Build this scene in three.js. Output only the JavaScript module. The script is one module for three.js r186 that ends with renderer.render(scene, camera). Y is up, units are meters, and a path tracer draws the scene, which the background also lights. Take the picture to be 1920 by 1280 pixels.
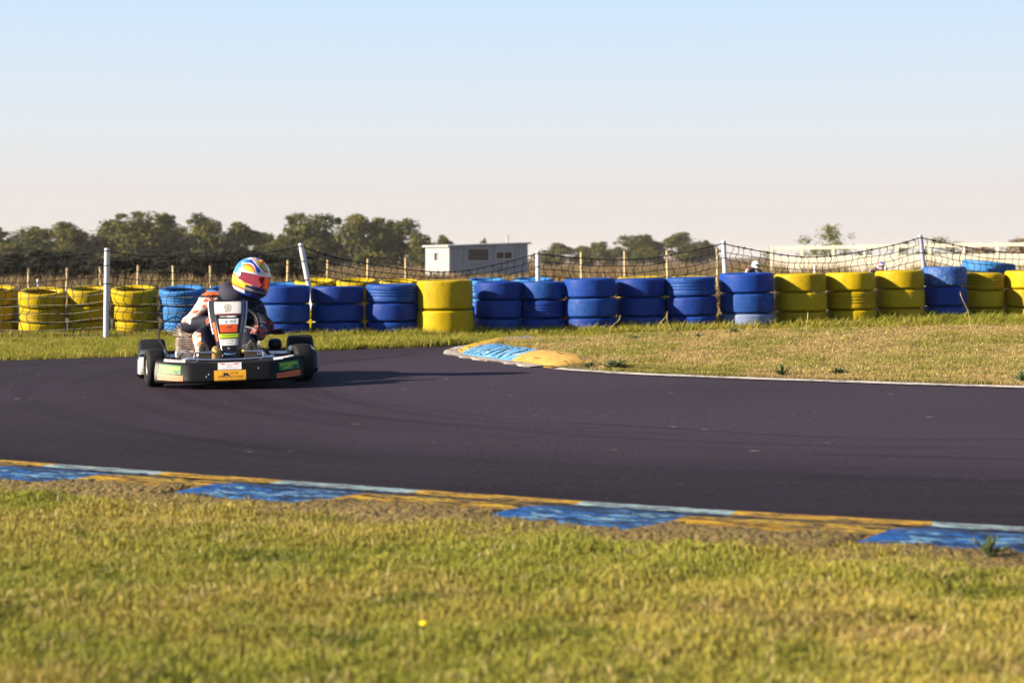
import * as THREE from 'three';
import { mergeGeometries } from 'three/addons/utils/BufferGeometryUtils.js';
import { RoundedBoxGeometry } from 'three/addons/geometries/RoundedBoxGeometry.js';
import { ImprovedNoise } from 'three/addons/math/ImprovedNoise.js';

// ------------------------------------------------------------------ camera, sky, sun, exposure
const scene = new THREE.Scene();
const camera = new THREE.PerspectiveCamera(24.09, 1.5, 0.1, 6000);
camera.position.set(0, 0.92, 0);
camera.lookAt(0, 0.92, -10);
camera.setViewOffset(1920, 1280, 0, 160, 1920, 1280);     // the lens is shifted down: posts stay upright
camera.focus = 11.9; camera.userData.fStop = 3.1;
scene.add(camera);

const SUN = new THREE.Vector3(-0.882, 0.39, 0.265).normalize();   // low, from the left and a little behind the camera
const sun = new THREE.DirectionalLight(new THREE.Color(1.0, 0.86, 0.64), 5.0);
sun.target.position.set(0, 0, -14); sun.position.copy(SUN).multiplyScalar(60).add(sun.target.position);
sun.castShadow = true; sun.shadow.radius = 1; sun.shadow.mapSize.set(4096, 4096);
Object.assign(sun.shadow.camera, { left: -24, right: 24, top: 20, bottom: -20, near: 1, far: 160 });
scene.add(sun, sun.target);

{ // clear late-afternoon air: pinkish at the horizon, pale blue above, deeper towards the zenith
  const W = 256, H = 512, px = new Float32Array(W * H * 4);
  const stops = [[0, 0.244, 0.222, 0.208], [2.2, 0.244, 0.230, 0.222], [4.5, 0.230, 0.244, 0.255], [9.5, 0.182, 0.236, 0.297], [18, 0.095, 0.144, 0.235], [40, 0.040, 0.074, 0.156], [90, 0.026, 0.054, 0.124]];
  for (let j = 0; j < H; j++) {
    const el = Math.max(0, (j + .5) / H * 180 - 90);
    let k = 0; while (k < stops.length - 2 && el > stops[k + 1][0]) k++;
    const a = stops[k], b = stops[k + 1], t0 = Math.min(1, (el - a[0]) / (b[0] - a[0])), t = t0;
    for (let i = 0; i < W; i++) {
      const o = (j * W + i) * 4;
      for (let c = 0; c < 3; c++) px[o + c] = a[c + 1] + (b[c + 1] - a[c + 1]) * t;
      px[o + 3] = 1;
    }
  }
  const sky = new THREE.DataTexture(px, W, H, THREE.RGBAFormat, THREE.FloatType);
  sky.mapping = THREE.EquirectangularReflectionMapping; sky.magFilter = sky.minFilter = THREE.LinearFilter; sky.needsUpdate = true;
  scene.background = sky; scene.environment = sky;
}
scene.fog = new THREE.FogExp2(0xe6e0de, 0.00016);

const renderer = new THREE.WebGLRenderer({ antialias: true });
renderer.toneMapping = THREE.LinearToneMapping;
renderer.toneMappingExposure = 3.4;
renderer.shadowMap.enabled = true;

// ------------------------------------------------------------------ helpers
let seedState = 7;
const seedTo = (n) => { seedState = n >>> 0; };
const rnd = () => { seedState = (seedState + 0x6d2b79f5) | 0; let t = Math.imul(seedState ^ (seedState >>> 15), 1 | seedState); t = (t + Math.imul(t ^ (t >>> 7), 61 | t)) ^ t; return ((t ^ (t >>> 14)) >>> 0) / 4294967296; };
const rr = (a, b) => a + (b - a) * rnd();
const perlin = new ImprovedNoise();
const noise = (x, y = 0, z = 0) => perlin.noise(x + 31.7, y + 17.3, z + 5.1);
const fbm = (x, y = 0, z = 0, n = 4) => { let s = 0, a = .5; for (let i = 0; i < n; i++) { s += a * noise(x, y, z); x *= 2.03; y *= 2.03; z *= 2.03; a *= .5; } return s; };
const sst = (a, b, x) => { const t = Math.min(1, Math.max(0, (x - a) / (b - a))); return t * t * (3 - 2 * t); };
const lerp = (a, b, t) => a + (b - a) * t;
const clamp = (x, a, b) => Math.min(b, Math.max(a, x));
const V = (x, y, z) => new THREE.Vector3(x, y, z);
const lin = (r, g, b) => new THREE.Color().setRGB(r, g, b);
const DEG = Math.PI / 180;

const taken = new Map();
function numbered(name) { const n = taken.get(name) || 0; taken.set(name, n + 1); return n ? `${name}_${String(n).padStart(3, '0')}` : name; }
function tag(o, label, category, group) { o.userData.label = label; o.userData.category = category; if (group) o.userData.group = group; return o; }
function add(o, parent = scene) { o.castShadow = o.receiveShadow = true; parent.add(o); return o; }
function part(name, geometry, material, parent) { const m = new THREE.Mesh(geometry, material); m.name = name; return add(m, parent); }
function thing(name, label, category, group, x = 0, y = 0, z = 0) { const g = new THREE.Group(); g.name = numbered(name); g.position.set(x, y, z); scene.add(g); return tag(g, label, category, group); }
function single(name, geometry, material, label, category, group) { return tag(part(numbered(name), geometry, material, scene), label, category, group); }
function structure(name, geometry, material, parent = scene) { const m = part(name, geometry, material, parent); if (parent === scene) m.userData.kind = 'structure'; return m; }
const std = (color, roughness = .6, more = {}) => new THREE.MeshPhysicalMaterial({ color, roughness, specularIntensity: .3, side: THREE.DoubleSide, ...more });
const phys = (color, roughness = .4, more = {}) => new THREE.MeshPhysicalMaterial({ color, roughness, side: THREE.DoubleSide, ...more });

function canvasTex(w, h, draw, repeat, srgb = true) {
  const c = document.createElement('canvas'); c.width = w; c.height = h;
  draw(c.getContext('2d'), w, h);
  const t = new THREE.CanvasTexture(c);
  if (srgb) t.colorSpace = THREE.SRGBColorSpace;
  t.wrapS = t.wrapT = THREE.RepeatWrapping; t.magFilter = THREE.LinearFilter;
  if (repeat) t.repeat.set(...repeat);
  return t;
}
function speckle(x, w, h, n, sizes, alpha, colours) {
  for (let i = 0; i < n; i++) {
    x.globalAlpha = rr(alpha[0], alpha[1]); x.fillStyle = colours[Math.floor(rnd() * colours.length)];
    const s = rr(sizes[0], sizes[1]); x.beginPath(); x.ellipse(rnd() * w, rnd() * h, s, s * rr(.5, 1.5), rnd() * 3, 0, 7); x.fill();
  }
  x.globalAlpha = 1;
}
function noiseTex(size, scale, octaves, repeat, lo = 0, hi = 255) {       // grey noise that tiles
  const d = new Uint8Array(size * size * 4);
  for (let j = 0; j < size; j++) for (let i = 0; i < size; i++) {
    const u = i / size, v = j / size; let s = 0, a = .5, f = scale;
    for (let o = 0; o < octaves; o++) {
      const at = (x, y) => noise(x * f, y * f, o * 9.1);
      s += a * lerp(lerp(at(u, v), at(u - 1, v), u), lerp(at(u, v - 1), at(u - 1, v - 1), u), v); a *= .5; f *= 2;
    }
    const k = clamp(lo + (hi - lo) * (.5 + s * .9), 0, 255), o4 = (j * size + i) * 4; d[o4] = d[o4 + 1] = d[o4 + 2] = k; d[o4 + 3] = 255;
  }
  const t = new THREE.DataTexture(d, size, size); t.wrapS = t.wrapT = THREE.RepeatWrapping; t.magFilter = THREE.LinearFilter; t.needsUpdate = true;
  if (repeat) t.repeat.set(repeat, repeat);
  return t;
}
function gridGeo(nu, nv, at, uvAt, colourAt) {                            // parametric grid; at(u, v) -> [x, y, z]
  const p = [], uv = [], c = [], ix = [];
  for (let j = 0; j <= nv; j++) for (let i = 0; i <= nu; i++) {
    const u = i / nu, v = j / nv, q = at(u, v); p.push(...q); uv.push(...(uvAt ? uvAt(u, v, q) : [u, v])); if (colourAt) c.push(...colourAt(u, v, q));
  }
  for (let j = 0; j < nv; j++) for (let i = 0; i < nu; i++) { const a = j * (nu + 1) + i, b = a + 1, d = a + nu + 1, e = d + 1; ix.push(a, b, e, a, e, d); }
  const g = new THREE.BufferGeometry();
  g.setAttribute('position', new THREE.Float32BufferAttribute(p, 3)); g.setAttribute('uv', new THREE.Float32BufferAttribute(uv, 2));
  if (colourAt) g.setAttribute('color', new THREE.Float32BufferAttribute(c, 3));
  g.setIndex(ix); g.computeVertexNormals(); return g;
}
function tube(points, r, seg = 24, rad = 8, closed = false) { return new THREE.TubeGeometry(new THREE.CatmullRomCurve3(points.map((q) => V(...q)), closed), seg, r, rad, closed); }
function rod(a, b, r, rad = 10, r2 = r) {
  const A = V(...a), B = V(...b), g = new THREE.CylinderGeometry(r2, r, A.distanceTo(B), rad, 1);
  g.applyQuaternion(new THREE.Quaternion().setFromUnitVectors(V(0, 1, 0), B.clone().sub(A).normalize())); g.translate(...A.add(B).multiplyScalar(.5).toArray()); return g;
}
function box(w, h, d, x, y, z, r = .006) { const g = new RoundedBoxGeometry(w, h, d, 2, Math.min(r, w / 2.1, h / 2.1, d / 2.1)); g.translate(x, y, z); return g; }
const merge = (list) => mergeGeometries(list.map((g) => (g.index ? g.toNonIndexed() : g)), false);

// surface nets: the zero set of a distance function as one smooth mesh
function netMesh(sdf, lo, hi, cell, colourAt) {
  const n = [0, 1, 2].map((k) => Math.ceil((hi[k] - lo[k]) / cell) + 1), [nx, ny, nz] = n, f = new Float32Array(nx * ny * nz), id = new Int32Array(nx * ny * nz).fill(-1);
  let o = 0; for (let k = 0; k < nz; k++) for (let j = 0; j < ny; j++) for (let i = 0; i < nx; i++) f[o++] = sdf(lo[0] + i * cell, lo[1] + j * cell, lo[2] + k * cell);
  const at = (i, j, k) => (k * ny + j) * nx + i, pos = [], ix = [];
  const E = [[0, 1], [2, 3], [4, 5], [6, 7], [0, 2], [1, 3], [4, 6], [5, 7], [0, 4], [1, 5], [2, 6], [3, 7]];
  for (let k = 0; k < nz - 1; k++) for (let j = 0; j < ny - 1; j++) for (let i = 0; i < nx - 1; i++) {
    const c = []; let m = 0;
    for (let q = 0; q < 8; q++) { const v = f[at(i + (q & 1), j + (q >> 1 & 1), k + (q >> 2))]; c.push(v); if (v < 0) m |= 1 << q; }
    if (m === 0 || m === 255) continue;
    let x = 0, y = 0, z = 0, w = 0;
    for (const [a, b] of E) if ((c[a] < 0) !== (c[b] < 0)) { const t = c[a] / (c[a] - c[b]); x += lerp(a & 1, b & 1, t); y += lerp(a >> 1 & 1, b >> 1 & 1, t); z += lerp(a >> 2, b >> 2, t); w++; }
    id[at(i, j, k)] = pos.length / 3; pos.push(lo[0] + (i + x / w) * cell, lo[1] + (j + y / w) * cell, lo[2] + (k + z / w) * cell);
  }
  const quad = (a, b, c, d, flip) => { if (a < 0 || b < 0 || c < 0 || d < 0) return; if (flip) ix.push(a, c, b, a, d, c); else ix.push(a, b, c, a, c, d); };
  for (let k = 1; k < nz - 1; k++) for (let j = 1; j < ny - 1; j++) for (let i = 1; i < nx - 1; i++) {
    const s = f[at(i, j, k)] < 0;
    if (s !== f[at(i + 1, j, k)] < 0) quad(id[at(i, j - 1, k - 1)], id[at(i, j, k - 1)], id[at(i, j, k)], id[at(i, j - 1, k)], !s);
    if (s !== f[at(i, j + 1, k)] < 0) quad(id[at(i - 1, j, k - 1)], id[at(i - 1, j, k)], id[at(i, j, k)], id[at(i, j, k - 1)], !s);
    if (s !== f[at(i, j, k + 1)] < 0) quad(id[at(i - 1, j - 1, k)], id[at(i, j - 1, k)], id[at(i, j, k)], id[at(i - 1, j, k)], !s);
  }
  const g = new THREE.BufferGeometry(); g.setAttribute('position', new THREE.Float32BufferAttribute(pos, 3)); g.setIndex(ix); g.computeVertexNormals();
  if (colourAt) { const c = []; for (let i = 0; i < pos.length; i += 3) c.push(...colourAt(pos[i], pos[i + 1], pos[i + 2])); g.setAttribute('color', new THREE.Float32BufferAttribute(c, 3)); }
  return g;
}
const smin = (a, b, k) => { const h = Math.max(k - Math.abs(a - b), 0) / k; return Math.min(a, b) - h * h * k * .25; };
function cap(px, py, pz, a, b, ra, rb) {                                    // distance to a tapered capsule
  const bx = b[0] - a[0], by = b[1] - a[1], bz = b[2] - a[2], x = px - a[0], y = py - a[1], z = pz - a[2];
  const t = clamp((x * bx + y * by + z * bz) / (bx * bx + by * by + bz * bz), 0, 1);
  return Math.hypot(x - bx * t, y - by * t, z - bz * t) - lerp(ra, rb, t);
}
const ell = (px, py, pz, c, r) => { const x = (px - c[0]) / r[0], y = (py - c[1]) / r[1], z = (pz - c[2]) / r[2], k = Math.hypot(x, y, z); return (k - 1) * Math.min(...r) * (k < 1e-6 ? 1 : 1); };

// ------------------------------------------------------------------ the lie of the land (x right, d metres ahead)
const SMOOTH = (pts) => (x) => {                                            // monotone-ish interpolation through [x, y] pairs
  if (x <= pts[0][0]) return pts[0][1]; if (x >= pts[pts.length - 1][0]) return pts[pts.length - 1][1];
  let k = 0; while (x > pts[k + 1][0]) k++;
  const [x0, y0] = pts[Math.max(0, k - 1)], [x1, y1] = pts[k], [x2, y2] = pts[k + 1], [x3, y3] = pts[Math.min(pts.length - 1, k + 2)];
  const h = x2 - x1, t = (x - x1) / h, m1 = (y2 - y0) / (x2 - x0) * h, m2 = (y3 - y1) / (x3 - x1) * h;
  return (2 * t ** 3 - 3 * t * t + 1) * y1 + (t ** 3 - 2 * t * t + t) * m1 + (-2 * t ** 3 + 3 * t * t) * y2 + (t ** 3 - t * t) * m2;
};
const nearEdge = SMOOTH([[-5, 9.4], [-4.2, 8.35], [-3.2, 7.62], [-2.29, 7.15], [-.68, 6.38], [.62, 5.79], [1.72, 5.38], [3.5, 4.75], [6, 4.0], [14, 2.2]]);
const farEdge = SMOOTH([[-9, 11.8], [-7, 12.7], [-4.51, 14.08], [-3.43, 14.68], [-1.62, 15.68], [-.76, 16.33], [-.32, 16.73], [.03, 17.1], [1.2, 17.6], [3, 18.0], [6, 18.6], [10, 19.1], [16, 19.6]]);
const islandFront = SMOOTH([[-.5, 15.1], [-.33, 14.5], [0, 13.85], [.39, 13.0], [.7, 12.65], [.99, 12.4], [2.12, 11.8], [3.57, 11.17], [5.5, 10.5], [9, 9.5], [14, 8.4]]);
const islandBack = SMOOTH([[-.5, 15.2], [-.4, 15.95], [-.2, 16.45], [.2, 16.75], [.6, 16.7], [1.25, 16.2], [2.7, 15.6], [4.6, 15.4], [9, 15.2], [14, 15]]);
const islandTop = SMOOTH([[-.5, .0], [-.2, .03], [0, .045], [.54, .065], [1.25, .125], [2.7, .195], [4.6, .235], [14, .25]]);
function islandH(x, d) {
  const a = islandFront(x), b = islandBack(x), t = clamp((d - a) / Math.max(.2, b - .55 - a), 0, 1), back = 1 - sst(b - .5, b, d);
  return .012 + islandTop(x) * (t * .65 + t * t * .35) * back + (.012 * noise(x * 2.1, d * 2.1)) * sst(a, a + .6, d);
}
function groundH(x, d) {
  return -.012 + .07 * sst(1, 5, x) * sst(18.2, 19, d) * (1 - sst(21, 26, d)) - .2 * sst(24, 45, d) - .8 * sst(62, 105, d) + (d > 25 ? .06 * noise(x * .15, d * .15) : 0) + 0.5 * sst(60, 100, d) * sst(14, 34, x);
}

// ------------------------------------------------------------------ ground
const grain = noiseTex(256, 6, 4, 1, 150, 255);
const soilBump = noiseTex(256, 10, 4, 3);
{
  const xs = [], ds = [];
  for (let i = -40; i <= 40; i++) { const t = i / 40; xs.push(Math.sign(t) * (12 * Math.abs(t) + 1388 * Math.abs(t) ** 5)); }
  for (let j = 0; j <= 110; j++) { const t = j / 110; ds.push(-6 + 42 * t + 1600 * t ** 5.5); }
  const dirt = [.09, .074, .026], field = [.14, .095, .052], geo = gridGeo(80, 110, (u, v) => { const x = xs[Math.round(u * 80)], d = ds[Math.round(v * 110)]; return [x, groundH(x, d), -d]; }, (u, v, q) => [q[0], q[2]],
    (u, v, q) => { const d = -q[2], k = sst(20.5, 24, d), n = 1 + .35 * fbm(q[0] * .7, d * .7); return [0, 1, 2].map((c) => lerp(dirt[c], field[c], k) * n); });
  structure('ground', geo, std(0xffffff, .95, { vertexColors: true, map: grain, bumpMap: soilBump, bumpScale: .02 }));
}

// ------------------------------------------------------------------ asphalt
{
  const S = 2048, X0 = -9, X1 = 12, D0 = 2, D1 = 20;
  seedTo(11);
  const big0 = (a, b) => fbm(a * .9, b * .9, 21, 3);
  const map = canvasTex(S, S, (x, w, h) => {
    const img = x.createImageData(w, h), P = img.data;
    for (let j = 0; j < h; j++) for (let i = 0; i < w; i++) {
      const wx = lerp(X0, X1, i / w), d = lerp(D1, D0, j / h);          // canvas top is far
      const r = Math.hypot(wx - 2.6, (d - 12.5) * 1.02);                 // distance from the centre of the bend: rubber lies in arcs
      const arc = .5 + .5 * fbm(r * 7, Math.atan2(wx - 2.6, d - 12.5) * 1.3, 3, 3), groove = Math.max(.55 * sst(4.0, 5.0, r) * (1 - sst(6.4, 7.6, r)) * (1 - sst(-1, 2, wx)), 1 - sst(.5, 2.6, d - nearEdge(clamp(wx, -4.9, 12)) + .5 * big0(wx, d)), 1 - sst(-5.2, -1.6, wx + .6 * big0(d, wx)));
      const big = fbm(wx * .5, d * .5, 9, 3), fine = rnd() - .5 + (rnd() < .03 ? rr(.5, 1.6) : 0);
      const k = 1 + .22 * big - .50 * groove * (.45 + .9 * arc) - .12 * (arc - .5) + .16 * fine, o = (j * w + i) * 4;
      P[o] = clamp(86 * Math.sqrt(Math.max(.1, k)) , 0, 255); P[o + 1] = clamp(77 * Math.sqrt(Math.max(.1, k)), 0, 255); P[o + 2] = clamp(86 * Math.sqrt(Math.max(.1, k)), 0, 255); P[o + 3] = 255;
    }
    x.putImageData(img, 0, 0);
    const at = (wx, d) => [(wx - X0) / (X1 - X0) * w, (D1 - d) / (D1 - D0) * h];
    const mark = (pts, width, a) => { x.globalAlpha = a; x.strokeStyle = '#120f14'; x.lineWidth = width; x.lineCap = 'round'; x.beginPath(); pts.forEach((q, i) => (i ? x.lineTo(...at(...q)) : x.moveTo(...at(...q)))); x.stroke(); };
    for (let n = 0; n < 26; n++) { const r = rr(4.2, 7.2), a0 = rr(2.2, 4.6), pts = []; for (let q = 0; q <= 30; q++) { const a = a0 + q * .035; pts.push([2.6 + (r + .25 * noise(q * .08, n)) * Math.sin(a), 12.5 + (r + .3 * noise(q * .07, n, 4)) * Math.cos(a)]); } mark(pts, rr(6, 14), rr(.05, .18)); }
    mark([[-4.6, 13.2], [-3.6, 13.75], [-2.6, 14.4]], 8, .45); mark([[-1.6, 13.9], [-1.1, 14.6], [-.9, 15.2]], 7, .35); mark([[1.1, 11.3], [1.9, 10.9]], 3, .4);
    speckle(x, w, h, 5200, [.5, 1.5], [.2, .7], ['#8d868a', '#a59d98', '#29242a', '#6d6468']); speckle(x, w, h, 420, [.7, 1.9], [.5, 1], ['#c9c2ba', '#b5aca8']);
  });
  map.wrapS = map.wrapT = THREE.ClampToEdgeWrapping;
  const bump = noiseTex(512, 40, 3, 1); bump.repeat.set(14, 12);
  const sh = []; for (let x = -9; x <= 14.01; x += .25) sh.push([x, farEdge(x)]);
  for (let x = 14; x >= -5; x -= .25) sh.push([x, nearEdge(x)]);
  for (const q of [[-5.6, 9.7], [-6.6, 10.0], [-9, 10.6]]) sh.push(q);
  const shape = new THREE.Shape(sh.map(([x, d]) => new THREE.Vector2(x, d))), g0 = new THREE.ShapeGeometry(shape);
  const p = g0.attributes.position, uv = g0.attributes.uv, ix = g0.index.array;
  for (let i = 0; i < p.count; i++) { const x = p.getX(i), d = p.getY(i); p.setXYZ(i, x, 0, -d); uv.setXY(i, (x - X0) / (X1 - X0), (d - D0) / (D1 - D0)); }
  const nrm = g0.attributes.normal; for (let i = 0; i < nrm.count; i++) nrm.setXYZ(i, 0, 1, 0);
  structure('track', g0, std(lin(.345, .325, .385), .85, { map, specularIntensity: .12, bumpMap: bump, bumpScale: .004 }));
  const back = gridGeo(20, 2, (u, v) => { const x = -2 + 48 * u, d = 54 + 8 * v; return [x, groundH(x, d) + .05, -d]; }, (u, v, q) => [q[0], q[2]]);
  structure('back_straight', back, std(lin(.085, .072, .085), .8, { bumpMap: bump, bumpScale: .006 }));
}

// ------------------------------------------------------------------ painted kerbs
function wornPaint(base, tones, holes, amount, seed, dirty = 90) {                     // paint that has flaked off in streaks along the kerb
  seedTo(seed);
  return canvasTex(512, 512, (x, w, h) => {
    x.fillStyle = base; x.fillRect(0, 0, w, h);
    speckle(x, w, h, 900, [3, 22], [.05, .22], tones);
    for (let i = 0; i < 260 * amount; i++) { x.globalAlpha = rr(.25, .9); x.fillStyle = holes[Math.floor(rnd() * holes.length)]; const y = rnd() * h, n = 2 + Math.floor(rnd() * 7); let cx = rnd() * w; for (let k = 0; k < n; k++) { x.beginPath(); x.ellipse(cx, y + rr(-5, 5), rr(4, 22), rr(1, 5), 0, 0, 7); x.fill(); cx += rr(4, 22); } }
    for (let i = 0; i < dirty; i++) { x.globalAlpha = rr(.45, .9); x.fillStyle = i % 3 ? '#1b181a' : holes[0]; x.beginPath(); x.ellipse(rnd() * w, rr(408, 448), rr(12, 60), rr(1, 6), 0, 0, 7); x.fill(); }
    x.globalAlpha = 1; speckle(x, w, h, 700, [.6, 2.4], [.3, .9], holes);
  });
}
seedTo(77); const soilMap = canvasTex(512, 512, (x, w, h) => { x.fillStyle = '#5c4c30'; x.fillRect(0, 0, w, h); speckle(x, w, h, 1500, [2, 16], [.1, .35], ['#74603a', '#483826', '#8a7444', '#5c5a28', '#6e622c']); speckle(x, w, h, 2400, [.6, 3], [.3, .9], ['#a08a64', '#3a2c1e', '#8f8a40', '#6a5030']); });
const kerbBump = noiseTex(256, 14, 4, 1);
const M = {
  kerbBlue: std(0xffffff, .62, { map: wornPaint('#1b4680', ['#285a92', '#153a70', '#4a7ca6'], ['#161e30', '#6a8c9c', '#1c2638', '#14264a', '#2a2c34'], 3.0, 21, 340), bumpMap: kerbBump, bumpScale: .012 }),
  kerbYellow: std(0xffffff, .66, { map: wornPaint('#7c5e1a', ['#ad8614', '#6a5020', '#5a4a26', '#b8921a', '#8a6c1c'], ['#3a2c14', '#b08a14', '#282010', '#5c5030', '#c09a1c', '#4c4024'], 3.6, 22, 260), bumpMap: kerbBump, bumpScale: .012 }),
  lineYellow: std(0xffffff, .66, { map: wornPaint('#a88218', ['#b38c1c', '#8c6614'], ['#2c2420', '#564018'], 1.5, 23), bumpMap: kerbBump, bumpScale: .006 }),
  linePale: std(0xffffff, .66, { map: wornPaint('#7c9498', ['#98a09c', '#648a9a', '#a4a098'], ['#2c282a', '#484446'], 2.0, 24), bumpMap: kerbBump, bumpScale: .006 }),
  noseBlue: std(0xffffff, .6, { map: wornPaint('#4a7ea8', ['#5a8ab2', '#3c6e9a', '#7a9ab0'], ['#26384a', '#9aa6ac'], .5, 25), bumpMap: kerbBump, bumpScale: .006 }),
  noseYellow: std(0xffffff, .62, { map: wornPaint('#a8882a', ['#b4943a', '#9c7c22', '#b0a060'], ['#3c2e12', '#6a501a'], .55, 26), bumpMap: kerbBump, bumpScale: .006 }),
  noseOchre: std(0xffffff, .66, { map: wornPaint('#a4803e', ['#b08c4e', '#987234', '#ac9468'], ['#50401e', '#806634'], .4, 27), bumpMap: kerbBump, bumpScale: .006 }),
  concrete: std(0xffffff, .85, { map: wornPaint('#8a807a', ['#9c948e', '#766c68'], ['#443e3c', '#a8a49e'], .8, 28), bumpMap: kerbBump, bumpScale: .005 }),
  whiteLine: std(0xffffff, .7, { map: wornPaint('#b0aaa4', ['#bcb6b0', '#968e8a'], ['#504a48', '#706a66'], 1.2, 29), bumpMap: kerbBump, bumpScale: .003 }),
};
function ribbon(at, t0, t1, profile, nu, rough = 0, taper = null, shear = 0) {                      // sweeps a cross profile [[width, height], ...] along a path
  const L = []; let len = 0;
  for (let i = 0; i <= nu; i++) { const t = lerp(t0, t1, i / nu), p = at(t), q = at(t + .004), o = at(t - .004), tx = q[0] - o[0], td = q[1] - o[1], k = Math.hypot(tx, td); if (i) len += Math.hypot(p[0] - L[i - 1][0], p[1] - L[i - 1][1]); L.push([p[0], p[1], td / k, -tx / k, len]); }
  const nv = profile.length - 1;
  return gridGeo(nu, nv, (u, v) => { const [x, d, nx, nd] = L[Math.round(u * nu)], [w, y] = profile[Math.round(v * nv)], X = x + nx * w + shear * Math.max(0, w - .08) * nd, D = d + nd * w - shear * Math.max(0, w - .08) * nx, r = rough * (noise(X * 9, D * 9) + .6 * noise(X * 31, D * 31)) * (v > .02 && v < .98 ? 1 : .2); return [X, (y + r) * (taper ? taper(u) : 1), -D]; },
    (u, v) => [L[Math.round(u * nu)][4] * 1.1, profile[Math.round(v * nv)][0] * 1.1]);
}
const KERB_CUTS = [-4.3, -3.72, -3.15, -2.58, -2.013, -1.4625, -.944, -.364, .258, .80, 1.442, 2.05, 2.66, 3.28, 3.9, 4.5];
const group = (name, kind) => { const g = new THREE.Group(); g.name = name; if (kind) g.userData.kind = kind; scene.add(g); return g; };
{
  const kerb = group('near_kerb', 'structure'), at = (x) => [x, nearEdge(x)];
  const cuts = KERB_CUTS;
  const prof = [[.085, -.02], [.088, .008], [.12, .008], [.16, .011], [.20, .017], [.235, .023], [.27, .027], [.30, .026], [.34, .023], [.38, .019], [.42, .014], [.46, .008], [.50, .0], [.53, -.01], [.54, -.03]];
  for (let i = 0; i < cuts.length - 1; i++) {
    const blue = i % 2 === 0, a = cuts[i] + .0004, b = cuts[i + 1] - .0004;
    part('kerb_block', ribbon(at, a, b, prof, 40, .007, null, .5), blue ? M.kerbBlue : M.kerbYellow, kerb);
    part('edge_line', ribbon(at, a, b, [[-.045, .003], [-.02, .006], [.03, .008], [.082, .008]], 26, .004), blue ? M.linePale : M.lineYellow, kerb);
  }
  const ws = [.19, .23, .27, .31, .35, .40, .46, .53, .62, .74, .88, 1.0], soil = gridGeo(420, ws.length - 1, (u, v) => {
    const w = ws[Math.round(v * (ws.length - 1))], t = lerp(-4.4, 4.4, u), p = at(t), q = at(t + .01), tx = q[0] - p[0], td = q[1] - p[1], k = Math.hypot(tx, td), X = p[0] + td / k * w - .5 * (w - .08) * tx / k, D = p[1] - tx / k * w - .5 * (w - .08) * td / k;
    const bi = cuts.findIndex((c) => t < c), yellow = bi > 0 && bi % 2 === 0, n = .016 * fbm(X * 5, D * 5, 3, 3) + .010 * noise(X * 22, D * 22), h = (yellow ? lerp(.007, .023, sst(.22, .42, w)) : lerp(-.012, .012, sst(.34, .5, w))) * (1 - sst(.5, .75, w)) - .012 * sst(.7, 1, w);
    return [X, v < .01 ? -.02 : h + n, -D]; }, (u, v, q) => [q[0] * 1.3, q[2] * 1.3]);
  structure('soil_strip', soil, std(0xffffff, .95, { map: soilMap, bumpMap: soilBump, bumpScale: .02 }));
  // island: grass mound, its kerb nose and white edge line
  const N = 60;
  const mound = gridGeo(150, 40, (u, v) => { const x = lerp(-.48, 14, u ** 1.35), d = lerp(islandFront(x), islandBack(x), v); return [x, islandH(x, d), -d]; }, (u, v, q) => [q[0], q[2]],
    (u, v, q) => { const n = fbm(q[0] * .9, q[2] * .9, 2), k = sst(-.1, .25, n); return [lerp(.20, .115, k), lerp(.14, .105, k), lerp(.062, .03, k)]; });
  structure('grass_island', mound, std(0xffffff, .95, { vertexColors: true, map: grain, bumpMap: soilBump, bumpScale: .02 }));
  const nose = new THREE.CatmullRomCurve3([[.75, 17.02], [.35, 17.0], [-.02, 16.85], [-.33, 16.4], [-.5, 15.75], [-.53, 15.15], [-.37, 14.55], [-.02, 13.85], [.28, 13.22], [.52, 12.86], [.8, 12.6]].map(([x, d]) => V(x, 0, d)));
  const an = (t) => { const p = nose.getPoint(clamp(t, 0, 1)); return [p.x, p.z]; };
  const kn = group('island_kerb', 'structure'), np = (k) => [[.02, -.01], [-.02, .012], [-.06, .03 * k + .01], [-.12, .06 * k + .01], [-.2, .086 * k + .01], [-.28, .10 * k + .012], [-.36, .10 * k + .012], [-.43, .075 * k + .012], [-.48, .03]];
  part('concrete_edge', ribbon(an, .18, .79, [[.12, -.01], [.118, .010], [.03, .012], [-.03, .014]], 60, .003), M.concrete, kn);
  part('kerb_block', ribbon(an, .02, .2, np(.5), 20, .006), M.concrete, kn);
  part('kerb_block', ribbon(an, .2, .335, np(.75), 24, .008), M.noseBlue, kn);
  part('kerb_block', ribbon(an, .337, .533, np(.82), 34, .01), M.noseYellow, kn);
  part('kerb_block', ribbon(an, .535, .695, np(.85), 34, .012), M.noseBlue, kn);
  part('kerb_block', ribbon(an, .697, .825, np(.9), 30, .008, (u) => Math.sqrt(Math.max(0, 1 - Math.max(0, (u - .3) / .7) ** 2)) * 1.02 - .02), M.noseOchre, kn);
  // raised ribs cast across the kerb
  for (let i = 0; i < 9; i++) { const t = .545 + i * .0165, [x, d] = an(t); part('kerb_rib', ribbon(an, t - .0022, t + .0022, [[-.03, .02], [-.06, .046], [-.12, .072], [-.2, .093], [-.26, .103], [-.27, .085]], 2, .002), M.noseBlue, kn); }
  for (let i = 0; i < 7; i++) { const t = .385 + i * .0195; part('kerb_rib', ribbon(an, t - .0022, t + .0022, [[-.03, .02], [-.06, .044], [-.12, .069], [-.2, .09], [-.26, .099], [-.27, .08]], 2, .002), M.noseYellow, kn); }
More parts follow.
